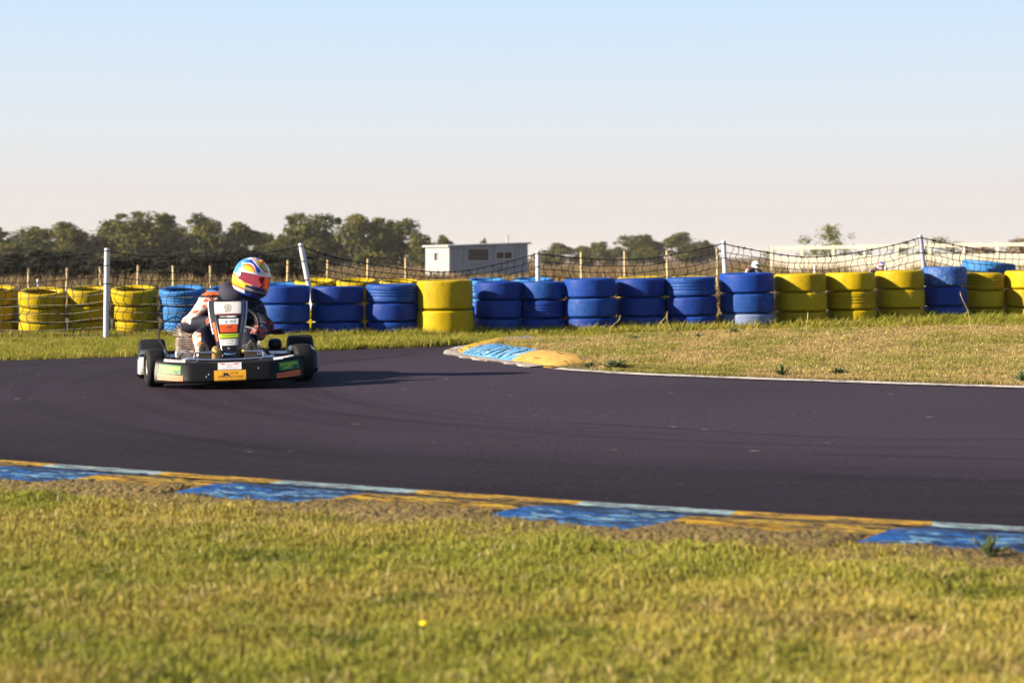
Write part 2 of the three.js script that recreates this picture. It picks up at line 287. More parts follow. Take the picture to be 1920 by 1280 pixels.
  structure('white_edge_line', ribbon((x) => [x, islandFront(x)], .40, 14, [[-.02, .004], [.0, .016], [.075, .008]], 90, .002), M.whiteLine);
}

// ------------------------------------------------------------------ grass
function tuft(blades, height, spread, width, bend, seed) {
  seedTo(seed); const p = [], ix = [], c = [];
  for (let b = 0; b < blades; b++) {
    const a = rnd() * 6.283, r = spread * Math.sqrt(rnd()), x = Math.cos(a) * r, z = Math.sin(a) * r, h = height * rr(.45, 1), la = rnd() * 6.283, l = h * rr(.1, 1) * bend, fa = rnd() * 3.1416, w = width * rr(.6, 1.2), dx = Math.cos(fa) * w / 2, dz = Math.sin(fa) * w / 2;
    const i0 = p.length / 3, lx = Math.cos(la) * l, lz = Math.sin(la) * l, t = rr(.75, 1.2), y = rr(.9, 1.1);
    p.push(x - dx, -.005, z - dz, x + dx, -.005, z + dz, x + lx * .35 - dx * .8, h * .6, z + lz * .35 - dz * .8, x + lx * .35 + dx * .8, h * .6, z + lz * .35 + dz * .8, x + lx, h * (1 - .25 * l / h), z + lz);
    for (let q = 0; q < 5; q++) c.push(t * y, t, t * .9);
    ix.push(i0, i0 + 1, i0 + 3, i0, i0 + 3, i0 + 2, i0 + 2, i0 + 3, i0 + 4);
  }
  const g = new THREE.BufferGeometry(); g.setAttribute('position', new THREE.Float32BufferAttribute(p, 3)); g.setAttribute('color', new THREE.Float32BufferAttribute(c, 3)); g.setIndex(ix); g.computeVertexNormals();
  return g;
}
const bladeMat = phys(0xffffff, .8, { vertexColors: true, side: THREE.DoubleSide, transmission: .35, thickness: 0, specularIntensity: .3 });
const m4 = new THREE.Matrix4(), qq = new THREE.Quaternion(), ee = new THREE.Euler();
function scatter(name, geometry, material, list) {                          // list of [x, y, d, scale, stretch, r, g, b]
  const im = new THREE.InstancedMesh(geometry, material, list.length); im.name = name; im.userData.kind = 'stuff';
  list.forEach(([x, y, d, s, st, r, g, b], i) => { ee.set((rnd() - .5) * .5, rnd() * 6.283, (rnd() - .5) * .5); qq.setFromEuler(ee); m4.compose(V(x, y, -d), qq, V(s, s * st, s)); im.setMatrixAt(i, m4); im.setColorAt(i, lin(r, g, b)); });
  return add(im);
}
const mix3 = (a, b, k) => [0, 1, 2].map((i) => lerp(a[i], b[i], k));
{
  const fresh = [.25, .25, .034], olive = [.345, .28, .062], dry = [.40, .29, .11], dark = [.12, .14, .014], straw = [.48, .39, .18];
  const pick = (x, d, dryness) => {
    const n = fbm(x * .85, d * .85, 1, 4), n2 = fbm(x * 3.1, d * 3.1, 6, 3); let c = mix3(olive, fresh, sst(-.25, .3, n + n2 * .5));
    c = mix3(c, dark, .85 * sst(.08, .34, n2 - n * .2)); c = mix3(c, dry, sst(.15, .45, dryness + n2 * .9 - n * .7));
    if (rnd() < .05) c = straw; const k = rr(.8, 1.2); return c.map((q) => q * k);
  };
  // the lawn in front of the near kerb
  seedTo(31); const lawn = [];
  for (let i = 0; i < 112000; i++) {
    const d = lerp(2.9, 8.6, rnd() ** 1.15), x = rr(-3.9, 3.9) * (.35 + d / 8), bi = KERB_CUTS.findIndex((q) => x < q), onYellow = bi > 0 && bi % 2 === 0, edge = nearEdge(x) - (onYellow ? .36 : .47) + .10 * fbm(x * 2.3, 4, 0, 3), gap = edge - d;
    if (gap < -.02 || Math.abs(x) > d * .54 + .6) continue;
    const near = 1 - sst(0, .35, gap), n = noise(x * 4, d * 4, 3); if (near > .15 && rnd() < near * .9 - .35 * noise(x * 3, d * 5, 14)) continue;
    const c = pick(x, d, -.06 + near * .5 + .22 * sst(.1, .4, noise(x * 1.3, d * 1.9, 12))), s = rr(.6, 1.15) * (1 + .5 * n) * (1 - .35 * near); lawn.push([x, groundH(x, d), d, s, rr(.75, 1.15), ...c]);
  }
  scatter('lawn_grass', tuft(24, .036, .036, .005, 1.35, 5), bladeMat, lawn);
  seedTo(32); const stalks = [];
  for (let i = 0; i < 420; i++) { const d = rr(3.2, 6.6), x = rr(-.5, .5) * d * .75; if (nearEdge(x) - .75 < d) continue; const k = rr(.75, 1.1); if (rnd() < .35) continue; stalks.push([x, groundH(x, d), d, rr(.6, 1.3), 1, .48 * k, .42 * k, .24 * k]); }
  scatter('dry_stalk_grass', tuft(2, .055, .02, .0042, .9, 6), bladeMat, stalks);
  // the verge between the track and the tyres
  seedTo(33); const verge = [];
  for (let i = 0; i < 72000; i++) {
    const x = rr(-10, 11), e = farEdge(x), d = e + .02 + rr(0, 1) ** .9 * (x < -2.6 ? 5.2 : 3.2), back = x < -2.8 ? 18.75 : 17.25 + (x + 2.5) * .26;
    if (Math.abs(x) > d * .43 + .6) continue;
    const foot = d - back; if (foot > .7) continue; if (foot > .25 && x < -2.8) continue;
    const n2 = noise(x * 3, d * 3, 8), front = 1 - sst(0, .25, d - e), tall = sst(-.7, .0, foot) * (x < -2.8 ? .1 : 1), c = mix3(pick(x * 1.3, d * 1.3, -.2 + (front > .5 && rnd() < .25 ? .5 : 0)), [.175, .195, .012], .5);
    verge.push([x, Math.max(groundH(x, d), -.012), d, rr(.8, 1.25) * (1 + .35 * n2 + .45 * tall) * (x < -2.6 ? .72 : 1 + .35 * sst(0, 2, x)), rr(.85, 1.25), ...c]);
  }
  scatter('verge_grass', tuft(16, .085, .045, .006, .75, 7), bladeMat, verge);
  // the dry grass of the island
  seedTo(34); const isle = [];
  for (let i = 0; i < 96000; i++) {
    const x = rr(-.45, 8), a = islandFront(x), b = islandBack(x), d = lerp(a + .06, b - .12, rnd());
    if (x > d * .43 + .6) continue;
    const q = nose2(x, d); if (q < .34) continue;
    const n = fbm(x * .9, d * .9, 2), n2 = noise(x * 3.3, d * 3.3, 5); let c = mix3([.34, .25, .11], [.22, .20, .045], sst(-.12, .3, n + .35 * n2 + .03 * x)); if (rnd() < .1) c = straw; const k = rr(.8, 1.2);
    const s = rr(.7, 1.15) * (1 + .3 * n2) * (d - a < .25 ? .7 : 1); isle.push([x, islandH(x, d), d, s, rr(.7, 1.1), ...c.map((v) => v * k)]);
  }
  scatter('island_grass', tuft(15, .055, .045, .005, 1.15, 8), bladeMat, isle);
  // tall bleached grass of the field behind
  seedTo(35); const field = [];
  for (let i = 0; i < 26000; i++) {
    const d = 24 + 190 * rnd() ** 1.6, x = rr(-.42, .42) * d; if (d > 52 && d < 64 && x > -3) continue; if (x < -.12 * d && d < 66 && rnd() < .75) continue; if (x > 8 && d > 64 && d < 72) continue;
    const n = fbm(x * .06, d * .05, 4), k = rr(.8, 1.15), c = mix3([.20, .13, .068], [.12, .105, .037], sst(-.05, .3, n)); field.push([x, groundH(x, d), d, rr(.7, 1.3) * (1 + d / 130), rr(.8, 1.3), ...c.map((v) => v * k)]);
  }
  scatter('field_grass', tuft(12, .30, .26, .03, .5, 9), bladeMat, field);
}
function nose2(x, d) { let m = 9; for (const [a, b] of [[.35, 17.0], [-.02, 16.85], [-.33, 16.4], [-.5, 15.75], [-.53, 15.15], [-.45, 14.85], [-.37, 14.55], [-.2, 14.2], [-.02, 13.85], [.13, 13.53], [.28, 13.22], [.4, 13.03]]) m = Math.min(m, Math.hypot(x - a, d - b)); return m; }

// broad-leaved weeds, flowers and straw stems one can pick out
const weedLeaf = (n, len, w, up, seed) => { seedTo(seed); const gs = []; for (let i = 0; i < n; i++) { const a = i / n * 6.283 + rr(-.3, .3), l = len * rr(.6, 1.1), e = up * rr(.6, 1.3); gs.push(gridGeo(2, 6, (u, v) => { const q = w * Math.sin(Math.PI * (.06 + .92 * v)) * (u - .5), r = l * v * Math.cos(e), y = l * (v * Math.sin(e) - .28 * v * v) + .012 * Math.abs(u - .5); return [Math.cos(a) * r - Math.sin(a) * q, Math.max(.002, y), Math.sin(a) * r + Math.cos(a) * q]; })); } return merge(gs); };
const weedMat = phys(lin(.05, .085, .014), .8, { side: THREE.DoubleSide, transmission: .3, thickness: 0 });
const weedGeo = [weedLeaf(44, .115, .02, .95, 41), weedLeaf(36, .10, .018, .8, 42), weedLeaf(26, .13, .016, 1.2, 43)];
[[.82, 12.72, 1.25, 0, 'spreading dark green weed beside the ochre end of the island kerb'], [.62, 13.0, .8, 1, 'small dark weed tucked behind the ochre end of the island kerb'], [2.02, 11.98, 1.0, 2, 'upright dark weed left of two on the island edge line'], [2.45, 11.98, .9, 0, 'round dark weed right of two on the island edge line'],
  [1.18, 15.3, .9, 1, 'dark weed on top of the grass island, left one of three'], [1.75, 15.0, .8, 2, 'dark weed on top of the grass island, middle one of three'], [2.1, 15.15, .85, 0, 'dark weed on top of the grass island, right one of three'], [3.62, 11.35, 1.0, 2, 'green weed on the island edge at the right of the photo'],
  [1.45, 4.86, .75, 2, 'pointed green weed sprouting beside the rightmost blue kerb block']].forEach(([x, d, s, k, label]) => {
  const w = single('weed', weedGeo[k], weedMat, label, 'weed', 'broad-leaved weeds'); w.position.set(x, (d > 9 ? islandH(x, d) : 0) - .004, -d); w.scale.setScalar(s); w.rotation.y = x * 7;
});
{
  const stem = std(lin(.38, .30, .15), .8);
  [[5.23, 18.35, .46, .16, 'tall straw stem leaning before the scuffed blue tyres'], [1.12, 17.65, .22, -.3, 'straw stem before the third blue stack right of the yellow tyres'], [1.66, 17.8, .26, -.25, 'left straw stem before the fifth blue stack right of the yellow tyres'], [1.75, 17.82, .22, .1, 'right straw stem before the fifth blue stack right of the yellow tyres'], [2.75, 14.9, .16, -.05, 'short straw stem standing on the island below the yellow tyres']].forEach(([x, d, h, lean, label]) => {
    const t = thing('straw_stem', label, 'plant', 'straw stems', x, x > 1 && d < 16 ? islandH(x, d) : .0, -d);
    part('stalk', tube([[0, -.01, 0], [lean * .12, h * .5, 0], [-lean * h, h, 0]], .003, 10, 5), stem, t); part('seed_head', rod([-lean * h, h - .002, 0], [-lean * h * 1.15, h + .05, 0], .006, 6, .002), stem, t);
  });
  const petal = std(lin(.75, .55, .02), .6), spot = new THREE.SphereGeometry(.009, 8, 6); spot.scale(1, .6, 1);
  [[-.205, 3.74, .04, 'yellow flower in the front lawn near the bottom edge'], [3.35, 14.3, .3, 'yellow flower on the island, right of the other'], [2.9, 14.0, .28, 'yellow flower on the island, left of the other']].forEach(([x, d, y, label]) => { const f = thing('yellow_flower', label, 'flower', 'yellow flowers', x, d > 9 ? islandH(x, d) : 0, -d); part('bloom', spot.clone().scale(1.2, 1, 1.2).translate(0, .062, 0), petal, f); part('stem', rod([0, -.004, 0], [0, .06, 0], .0018, 5), weedMat, f); });
  // fallen leaves under the net on the left
  seedTo(51); const leaf = new THREE.BufferGeometry(); leaf.setAttribute('position', new THREE.Float32BufferAttribute([0, 0, -.5, .3, .12, 0, 0, .05, .5, -.3, .1, 0], 3)); leaf.setIndex([0, 2, 1, 0, 3, 2]); leaf.computeVertexNormals();
  const list = []; for (let i = 0; i < 4200; i++) { const x = rr(-7.2, -2.9), d = rr(17.9, 18.9); if (noise(x * 1.4, d * 2) < -.2) continue; const k = rr(.6, 1.2); list.push([x, rr(-.005, .05) * sst(17.9, 18.5, d), d, rr(.03, .06), 1, .20 * k, .115 * k, .05 * k]); }
  scatter('fallen_leaves', leaf, std(0xffffff, .85, { side: THREE.DoubleSide }), list);
}

// ------------------------------------------------------------------ painted tyres
function tyreGeo(R, w, kind, seed) {                                        // stood flat: axis up, base at y = 0
  seedTo(seed); const r = R * .64, e = Math.min(.026, w * .12), pts = [], q = (x, y) => pts.push([x, y]);
  // inside bead, lower sidewall, shoulder, tread, shoulder, upper sidewall, bead, hollow
  q(r, w * .16); q(r + .012, w * .10); q(r + (R - r) * .30, w * .035); q(r + (R - r) * .55, w * .004); q(r + (R - r) * .74, w * .012);
  for (let i = 0; i <= 4; i++) { const a = -Math.PI / 2 + i / 4 * Math.PI / 2; q(R - e + Math.cos(a) * e, e * 1.1 + Math.sin(a) * e + w * .01); }
  if (kind === 1) for (const k of [.34, .5, .66]) { q(R + .001, w * k - .009); q(R - .007, w * k - .006); q(R - .007, w * k + .006); q(R + .001, w * k + .009); }
  else for (const k of [.35, .5, .65]) q(R + .003 * Math.sin(k * 3), w * k);
  for (let i = 0; i <= 4; i++) { const a = i / 4 * Math.PI / 2; q(R - e + Math.cos(a) * e, w - e * 1.1 + Math.sin(a) * e - w * .01); }
  q(r + (R - r) * .74, w * .988); q(r + (R - r) * .55, w * .996); q(r + (R - r) * .30, w * .965); q(r + .012, w * .90); q(r, w * .84);
  q(r + .006, w * .80); q(R - .05, w * .78); q(R - .025, w * .5); q(R - .05, w * .22); q(r + .006, w * .2); q(r, w * .16);
  const g = new THREE.LatheGeometry(pts.map(([a, b]) => new THREE.Vector2(a, b)), 56), p = g.attributes.position, uv = g.attributes.uv, sx = rnd() * 50;
  for (let i = 0; i < p.count; i++) {                                         // old tyres are never quite round
    const x = p.getX(i), y = p.getY(i), z = p.getZ(i), a = Math.atan2(z, x), k = 1 + .008 * Math.sin(2 * a + sx) + .006 * noise(Math.cos(a) * 1.7 + sx, Math.sin(a) * 1.7, y * 4);
    p.setXYZ(i, x * k, y + .004 * noise(Math.cos(a) * 1.3, Math.sin(a) * 1.3, sx) * sst(.0, w, y), z * k);
    uv.setXY(i, uv.getX(i) * Math.PI * 2 * R / .8, (y + Math.hypot(x, z)) / .8);
  }
  g.computeVertexNormals(); return g;
}
function tyrePaint(base, tones, scuffs, heavy, seed) {
  seedTo(seed);
  return canvasTex(1024, 512, (x, w, h) => {
    x.fillStyle = base; x.fillRect(0, 0, w, h); speckle(x, w, h, 420, [6, 60], [.04, .14], tones);
    for (let i = 0; i < 90 * heavy; i++) { x.globalAlpha = rr(.12, .5); x.strokeStyle = scuffs[Math.floor(rnd() * scuffs.length)]; x.lineWidth = rr(.8, 3.2); const a = rnd() * w, b = rnd() * h; x.beginPath(); x.moveTo(a, b); x.quadraticCurveTo(a + rr(-30, 30), b + rr(-10, 10), a + rr(-80, 80), b + rr(-22, 22)); x.stroke(); }
    x.globalAlpha = 1; for (let i = 0; i < 15 * heavy; i++) { x.globalAlpha = rr(.5, .95); x.fillStyle = scuffs[0]; x.beginPath(); x.ellipse(rnd() * w, rnd() * h, rr(4, 10), rr(4, 9), 0, 0, 7); x.fill(); } x.globalAlpha = 1; speckle(x, w, h, 260 * heavy, [.8, 4], [.2, .7], scuffs); speckle(x, w, h, 40 * heavy, [6, 26], [.06, .22], scuffs);
    for (let i = 0; i < 26 * heavy; i++) { x.globalAlpha = rr(.08, .3); x.fillStyle = scuffs[Math.floor(rnd() * scuffs.length)]; x.fillRect(rnd() * w, rnd() * h, rr(1, 4), rr(10, 60)); }
  });
}
const rubberBump = noiseTex(256, 8, 5, 1);
const paintOf = (...a) => std(0xffffff, .55, { map: tyrePaint(...a), bumpMap: rubberBump, bumpScale: .006 });
const PAINT = {
  blue: [paintOf('#12357f', ['#184090', '#0f2c6c', '#103074'], ['#0a1a40', '#4568a0', '#112650'], .7, 61), paintOf('#0f2d72', ['#143781', '#0c2560'], ['#091838', '#4c6a9c', '#6c82a8'], 1.0, 62), paintOf('#163a7c', ['#1e458a', '#112f68'], ['#0c204a', '#667fa8'], 1.3, 63)],
  pale: [paintOf('#5f6f92', ['#707e98', '#50648e', '#828894'], ['#384668', '#909498', '#6c6a66'], 1.6, 64)],
  scuffed: [paintOf('#1f407e', ['#365892', '#60769c'], ['#9aa0a8', '#b4b0a0', '#7a8aa4'], 3.2, 65)],
  sky: [paintOf('#2c64a0', ['#3872ae', '#245892'], ['#163656', '#648cb0', '#1c4064'], 1.0, 66)],
  yellow: [paintOf('#a08904', ['#aa920a', '#8f7804', '#988006'], ['#5a4808', '#3a300c', '#8f760a'], .7, 67), paintOf('#957e04', ['#a0880a', '#846e04'], ['#4d3e0a', '#2e2610', '#7e680c'], 1.1, 68)],
};
{
  const tierNames = { 3: ['bottom', 'middle', 'top'], 2: ['lower', 'upper'] };
  let n = 0;
  function stack(x, d, R, top, colours, where, groupName, o = {}) {
    const tiers = o.tiers || 3, ground = groundH(x, d) + .012 + (o.lift || 0), w = (top - ground) / tiers; seedTo(900 + n++);
    const tiltX = o.tilt ?? rr(-.012, .012), tiltZ = o.roll ?? rr(-.012, .012);
    const geos = [tyreGeo(R, w - .0035, 0, n * 3 + 1), tyreGeo(R * .988, w - .0035, n % 3 === 0 ? 1 : 0, n * 3 + 2)];
    let px = 0, pz = 0;
    for (let k = 0; k < tiers; k++) {
      const colour = Array.isArray(colours) ? colours[k] : colours, list = PAINT[colour], word = { blue: 'blue', pale: 'faded grey-blue', scuffed: 'white-scuffed blue', sky: 'light blue', yellow: 'yellow' }[colour];
      const t = single('tyre', geos[(k + n) % 2], list[(n + k) % list.length], `${tierNames[tiers][k]} ${word} tyre of ${where}`, 'tyre', groupName);
      t.position.set(x + px + tiltZ * -k * w, ground + .002 + k * w, -d + pz + tiltX * k * w); t.rotation.set(tiltX, rr(0, 6), tiltZ, 'XZY'); px += rr(-.008, .008); pz += rr(-.008, .008);
    }
  }
  const F = 'front row of tyre stacks', L = 'tyre stacks behind the net on the left', B = 'rear row of tyre stacks';
  stack(-2.494, 17.40, .292, .607, ['blue', 'blue', 'blue'], 'the blue stack right behind the driver', F);
  stack(-1.926, 17.68, .289, .590, 'blue', 'the second blue stack right of the driver', F);
  stack(-1.330, 17.73, .296, .613, 'blue', 'the blue stack left of the wide yellow pair', F);
  stack(-.745, 17.74, .314, .659, 'yellow', 'the wide yellow pair in the front row', F, { tiers: 2 });
  stack(-.155, 18.28, .268, .633, 'blue', 'the first blue stack right of the wide yellow pair', F);
  stack(.355, 18.37, .262, .632, 'blue', 'the second blue stack right of the wide yellow pair', F);
  stack(.905, 18.34, .302, .669, 'blue', 'the third blue stack right of the wide yellow pair', F, { roll: .02 });
  stack(1.505, 18.64, .286, .665, 'blue', 'the fourth blue stack right of the wide yellow pair', F, { roll: .014 });
  stack(2.101, 18.65, .296, .678, 'blue', 'the fifth blue stack right of the wide yellow pair', F, { roll: .03 });
  stack(2.765, 18.75, .315, .726, ['pale', 'blue', 'blue'], 'the blue stack left of three yellow stacks', F, { roll: .018 });
  stack(3.425, 18.95, .306, .718, 'yellow', 'the left one of three yellow stacks', F, { roll: .012 });
  stack(4.060, 19.10, .294, .729, 'yellow', 'the middle one of three yellow stacks', F, { roll: .02 });
  stack(4.685, 19.30, .294, .752, 'yellow', 'the right one of three yellow stacks', F, { roll: .016 });
  stack(5.285, 19.50, .268, .796, ['blue', 'blue', 'scuffed'], 'the scuffed blue stack between yellow stacks', F, { roll: .012 });
  stack(5.840, 19.80, .246, .715, 'yellow', 'the yellow stack right of the scuffed blue stack', F);
  stack(6.390, 19.75, .290, .743, 'yellow', 'the yellow stack at the right edge', F);
  const T = { tilt: .15 };
  stack(-6.120, 19.0, .266, .545, 'yellow', 'the yellow stack cut by the left edge', L, T);
  stack(-5.550, 18.9, .266, .520, 'yellow', 'the leaning yellow stack with branch shadows at left', L, { tilt: .17, roll: -.03 });
  stack(-5.020, 19.0, .244, .545, 'yellow', 'the yellow stack just left of the first net post', L, { tilt: .14 });
  stack(-4.470, 19.0, .264, .545, 'yellow', 'the yellow stack just right of the first net post', L, T);
  stack(-3.895, 19.0, .270, .545, 'sky', 'the light blue stack left of the driver', L, T);
  stack(-3.335, 19.0, .264, .545, 'sky', 'the light blue stack half hidden by the driver', L, T);
  stack(-2.775, 19.1, .262, .59, 'sky', 'the light blue stack behind the helmet', L, { tilt: .11 });
  const b = { tilt: .11 };
  stack(-2.330, 18.62 + .35, .25, .640, 'yellow', 'the rear yellow stack at the leaning net post', B, b);
  stack(-1.830, 18.72 + .2, .252, .642, 'yellow', 'the rear yellow stack right of the leaning net post', B, b);
  stack(-1.325, 18.85, .24, .635, 'yellow', 'the rear yellow stack left of the wide yellow pair', B, b);
  stack(-.304, 19.12, .234, .650, 'sky', 'the rear light blue stack below the hut', B, { tilt: .09 });
  stack(.262, 19.28, .246, .655, 'sky', 'the rear light blue stack at the middle net post', B, { tilt: .09 });
  stack(1.600, 19.60, .30, .672, 'yellow', 'the rear yellow stack behind the fourth blue one', B, { tilt: .03 });
  stack(2.200, 19.75, .26, .672, 'yellow', 'the rear yellow stack behind the fifth blue one', B, { tilt: .03 });
  // a loose blue tyre with a yellow-green sidewall lies tilted on top of others at the right edge
  stack(6.05, 20.55, .30, .70, 'yellow', 'the hidden rear yellow stack at the right edge', B, { tilt: 0 });
  const loose = thing('tyre', 'tilted blue tyre with a yellow-green top lying behind the right edge stacks', 'tyre', null, 6.12, .70, -20.55);
  part('tread', tyreGeo(.33, .15, 0, 777), PAINT.sky[0], loose); part('sidewall_ring', new THREE.RingGeometry(.2, .31, 48).rotateX(-Math.PI / 2).translate(0, .153, 0), std(lin(.38, .45, .03), .6), loose); loose.rotation.set(.02, 0, -.10);
}

// ------------------------------------------------------------------ net, posts and stakes
const steel = std(lin(.48, .48, .50), .42, { metalness: .15, bumpMap: rubberBump, bumpScale: .002 });
const steelGrey = std(lin(.30, .31, .38), .45, { metalness: .2 });
const ropeMat = std(lin(.018, .017, .02), .85), ropePale = std(lin(.20, .185, .13), .85);
const POSTS = [[-4.459, 17.60, 0, .996, 0.010, 'white net post left of the kart'], [-2.382, 18.02, .0, 1.052, -.16, 'leaning white net post behind the blue tyre stack'], [.302, 18.80, 0, .97, -.004, 'white net post right of the hut'], [2.554, 19.32, 0, 1.094, -.05, 'shiny net post above the fifth blue stack'], [5.088, 19.92, .06, 1.172, -.09, 'blue-grey leaning net post by the scuffed blue stack']];
for (const [x, d, y0, top, lean, label] of POSTS) {
  const p = thing('net_post', label, 'post', 'net posts', x, 0, -d), m = label.startsWith('blue') ? steelGrey : steel, y = Math.min(0, groundH(x, d)) - .05;
  part('tube', rod([-lean * (top + .3), y, 0], [0, top, 0], .03, 18), m, p); part('cap', rod([0, top, 0], [lean * .01, top + .012, 0], .031, 18, .024), m, p);
  for (const k of [.98, .82, .62]) part('tie', new THREE.TorusGeometry(.033, .005, 5, 16).rotateX(Math.PI / 2).translate(-lean * top * (1 - k), top * k, 0), ropeMat, p);
}
{
  const T = (i) => [POSTS[i][0], POSTS[i][1], POSTS[i][3]];
  const spans = [
    [[-7.6, 17.3, .88], T(0), .06, .02, 'sagging net from the left edge to the first post', true],
    [T(0), T(1), .10, .02, 'net in front of the left tyres behind the driver', true],
    [T(1), T(2), .24, .25, 'net strung below the white hut', false], [T(2), T(3), .125, .25, 'net strung before the distant trees right of the hut', false],
    [T(3), T(4), .19, .28, 'net strung before the left end of the white barrier', false], [T(4), [8.0, 20.6, 1.06], .14, .28, 'net strung at the right edge before the white barrier', false]];
  spans.forEach(([A, B, sag, bottom, label, low], si) => {
    seedTo(500 + si); const net = thing('safety_net', label, 'net', 'net panels', A[0], 0, -A[1]), L = Math.hypot(B[0] - A[0], B[1] - A[1]), cell = .092;
    const top = (t) => lerp(A[2], B[2], t) - .02 - 4 * sag * t * (1 - t) * (1 + .08 * Math.sin(t * 9 + si)), X = (t) => (B[0] - A[0]) * t, Z = (t) => -(B[1] - A[1]) * t;
    const rows = low ? 10 : 8, step = (t, r) => top(t) - r * Math.min(cell, (top(t) - bottom) / rows) - (r ? .006 * Math.sin(t * 23 + r) : 0), wave = (t, r) => .012 * Math.sin(r * 1.9 + t * 40) + .02 * noise(t * 7, r * .7, si);
    for (let r = 0; r <= rows; r++) {
      const pts = []; for (let k = 0; k <= 26; k++) { const t = k / 26; pts.push([X(t), step(t, r) + .004 * noise(k * .9, r), Z(t) + wave(t, r) * .6]); }
      part(r ? 'horizontal_strand' : 'top_rope', tube(pts, r ? .0042 : .0062, 52, 4), low && r > 4 ? ropePale : ropeMat, net);
    }
    const n = Math.round(L / cell);
    for (let k = 1; k < n; k++) {
      const t = k / n + rr(-.1, .1) / n, pts = []; if (!low || rnd() < .9) pts.push([X(t) + .018, step(t, 0) - .012, Z(t) + .01], [X(t) + .012, step(t, 0) + .008, Z(t)]);
      for (let r = 0; r <= rows; r++) pts.push([X(t) + wave(t, r), step(t, r), Z(t) + wave(t, r) * .6], ...(r < rows ? [[X(t) + wave(t, r) + (r % 2 ? -.014 : .014), (step(t, r) + step(t, r + 1)) / 2, Z(t)]] : []));
      part('vertical_strand', tube(pts, .0042, pts.length * 2, 4), ropeMat, net);
      if (!low && rnd() < .6) part('knot', new THREE.IcosahedronGeometry(rr(.009, .017), 0).translate(X(t), step(t, 0), Z(t)), ropeMat, net);
    }
  });
}
{
  const wood = [std(lin(.40, .30, .16), .8, { bumpMap: rubberBump, bumpScale: .01 }), std(lin(.34, .26, .14), .8, { bumpMap: rubberBump, bumpScale: .01 })];
  const rows = [[-9.06, 30, .69], [-8.37, 30, .7], [-7.71, 30, .72], [-7.04, 30, .75], [-6.34, 30, .75], [-5.64, 30, .76], [-4.23, 30, .84], [-3.47, 30, .85], [-2.72, 30, .87], [-1.97, 30, .89], [1.36, 31, 1.0], [2.2, 31, 1.02], [3.03, 31, 1.02], [4.0, 31, 1.06]];
  const where = ['first from the left, above the leaning yellow tyres', 'second from the left, above the yellow tyres', 'third from the left, beside the first net post', 'fourth from the left, above the yellow tyres', 'fifth from the left, above the light blue tyres', 'sixth from the left, left of the helmet', 'just left of the leaning net post', 'right of the leaning net post', 'second right of the leaning net post', 'third right of the leaning net post, near the hut', 'first right of the hut', 'second right of the hut', 'third right of the hut', 'beside the shiny net post'];
  rows.forEach(([x, d, top], i) => {
    seedTo(600 + i); const y = groundH(x, d) - .06, lean = rr(-.03, .03), g = new THREE.CylinderGeometry(.026, .032, top - y, 10, 4).translate(0, (top - y) / 2, 0), p = g.attributes.position;
    for (let k = 0; k < p.count; k++) { const yy = p.getY(k); p.setX(k, p.getX(k) + lean * yy + .006 * noise(yy * 3, i)); p.setZ(k, p.getZ(k) + .006 * noise(yy * 3, i, 7)); } g.computeVertexNormals();
    const s = single('fence_stake', g, wood[i % 2], `thin wooden stake behind the tyres, ${where[i]}`, 'stake', 'wooden fence stakes'); s.position.set(x, y, -d);
  });
  const zinc = std(lin(.5, .5, .52), .4, { metalness: .3 });
  [[-6.38, 21.5, .60, 'short metal tube behind the yellow tyres at left'], [4.45, 23.5, .77, 'short white tube behind the yellow tyres below the barrier'], [5.35, 22.9, .76, 'thin grey rod behind the yellow tyres, left of the blue-grey post']].forEach(([x, d, top, label]) => { const p = thing('marker_tube', label, 'post', 'short metal tubes', x, 0, -d); part('tube', rod([0, groundH(x, d) - .03, 0], [.005, top, 0], .02, 12), zinc, p); part('cap', rod([.005, top, 0], [.005, top + .012, 0], .022, 12), zinc, p); });
}

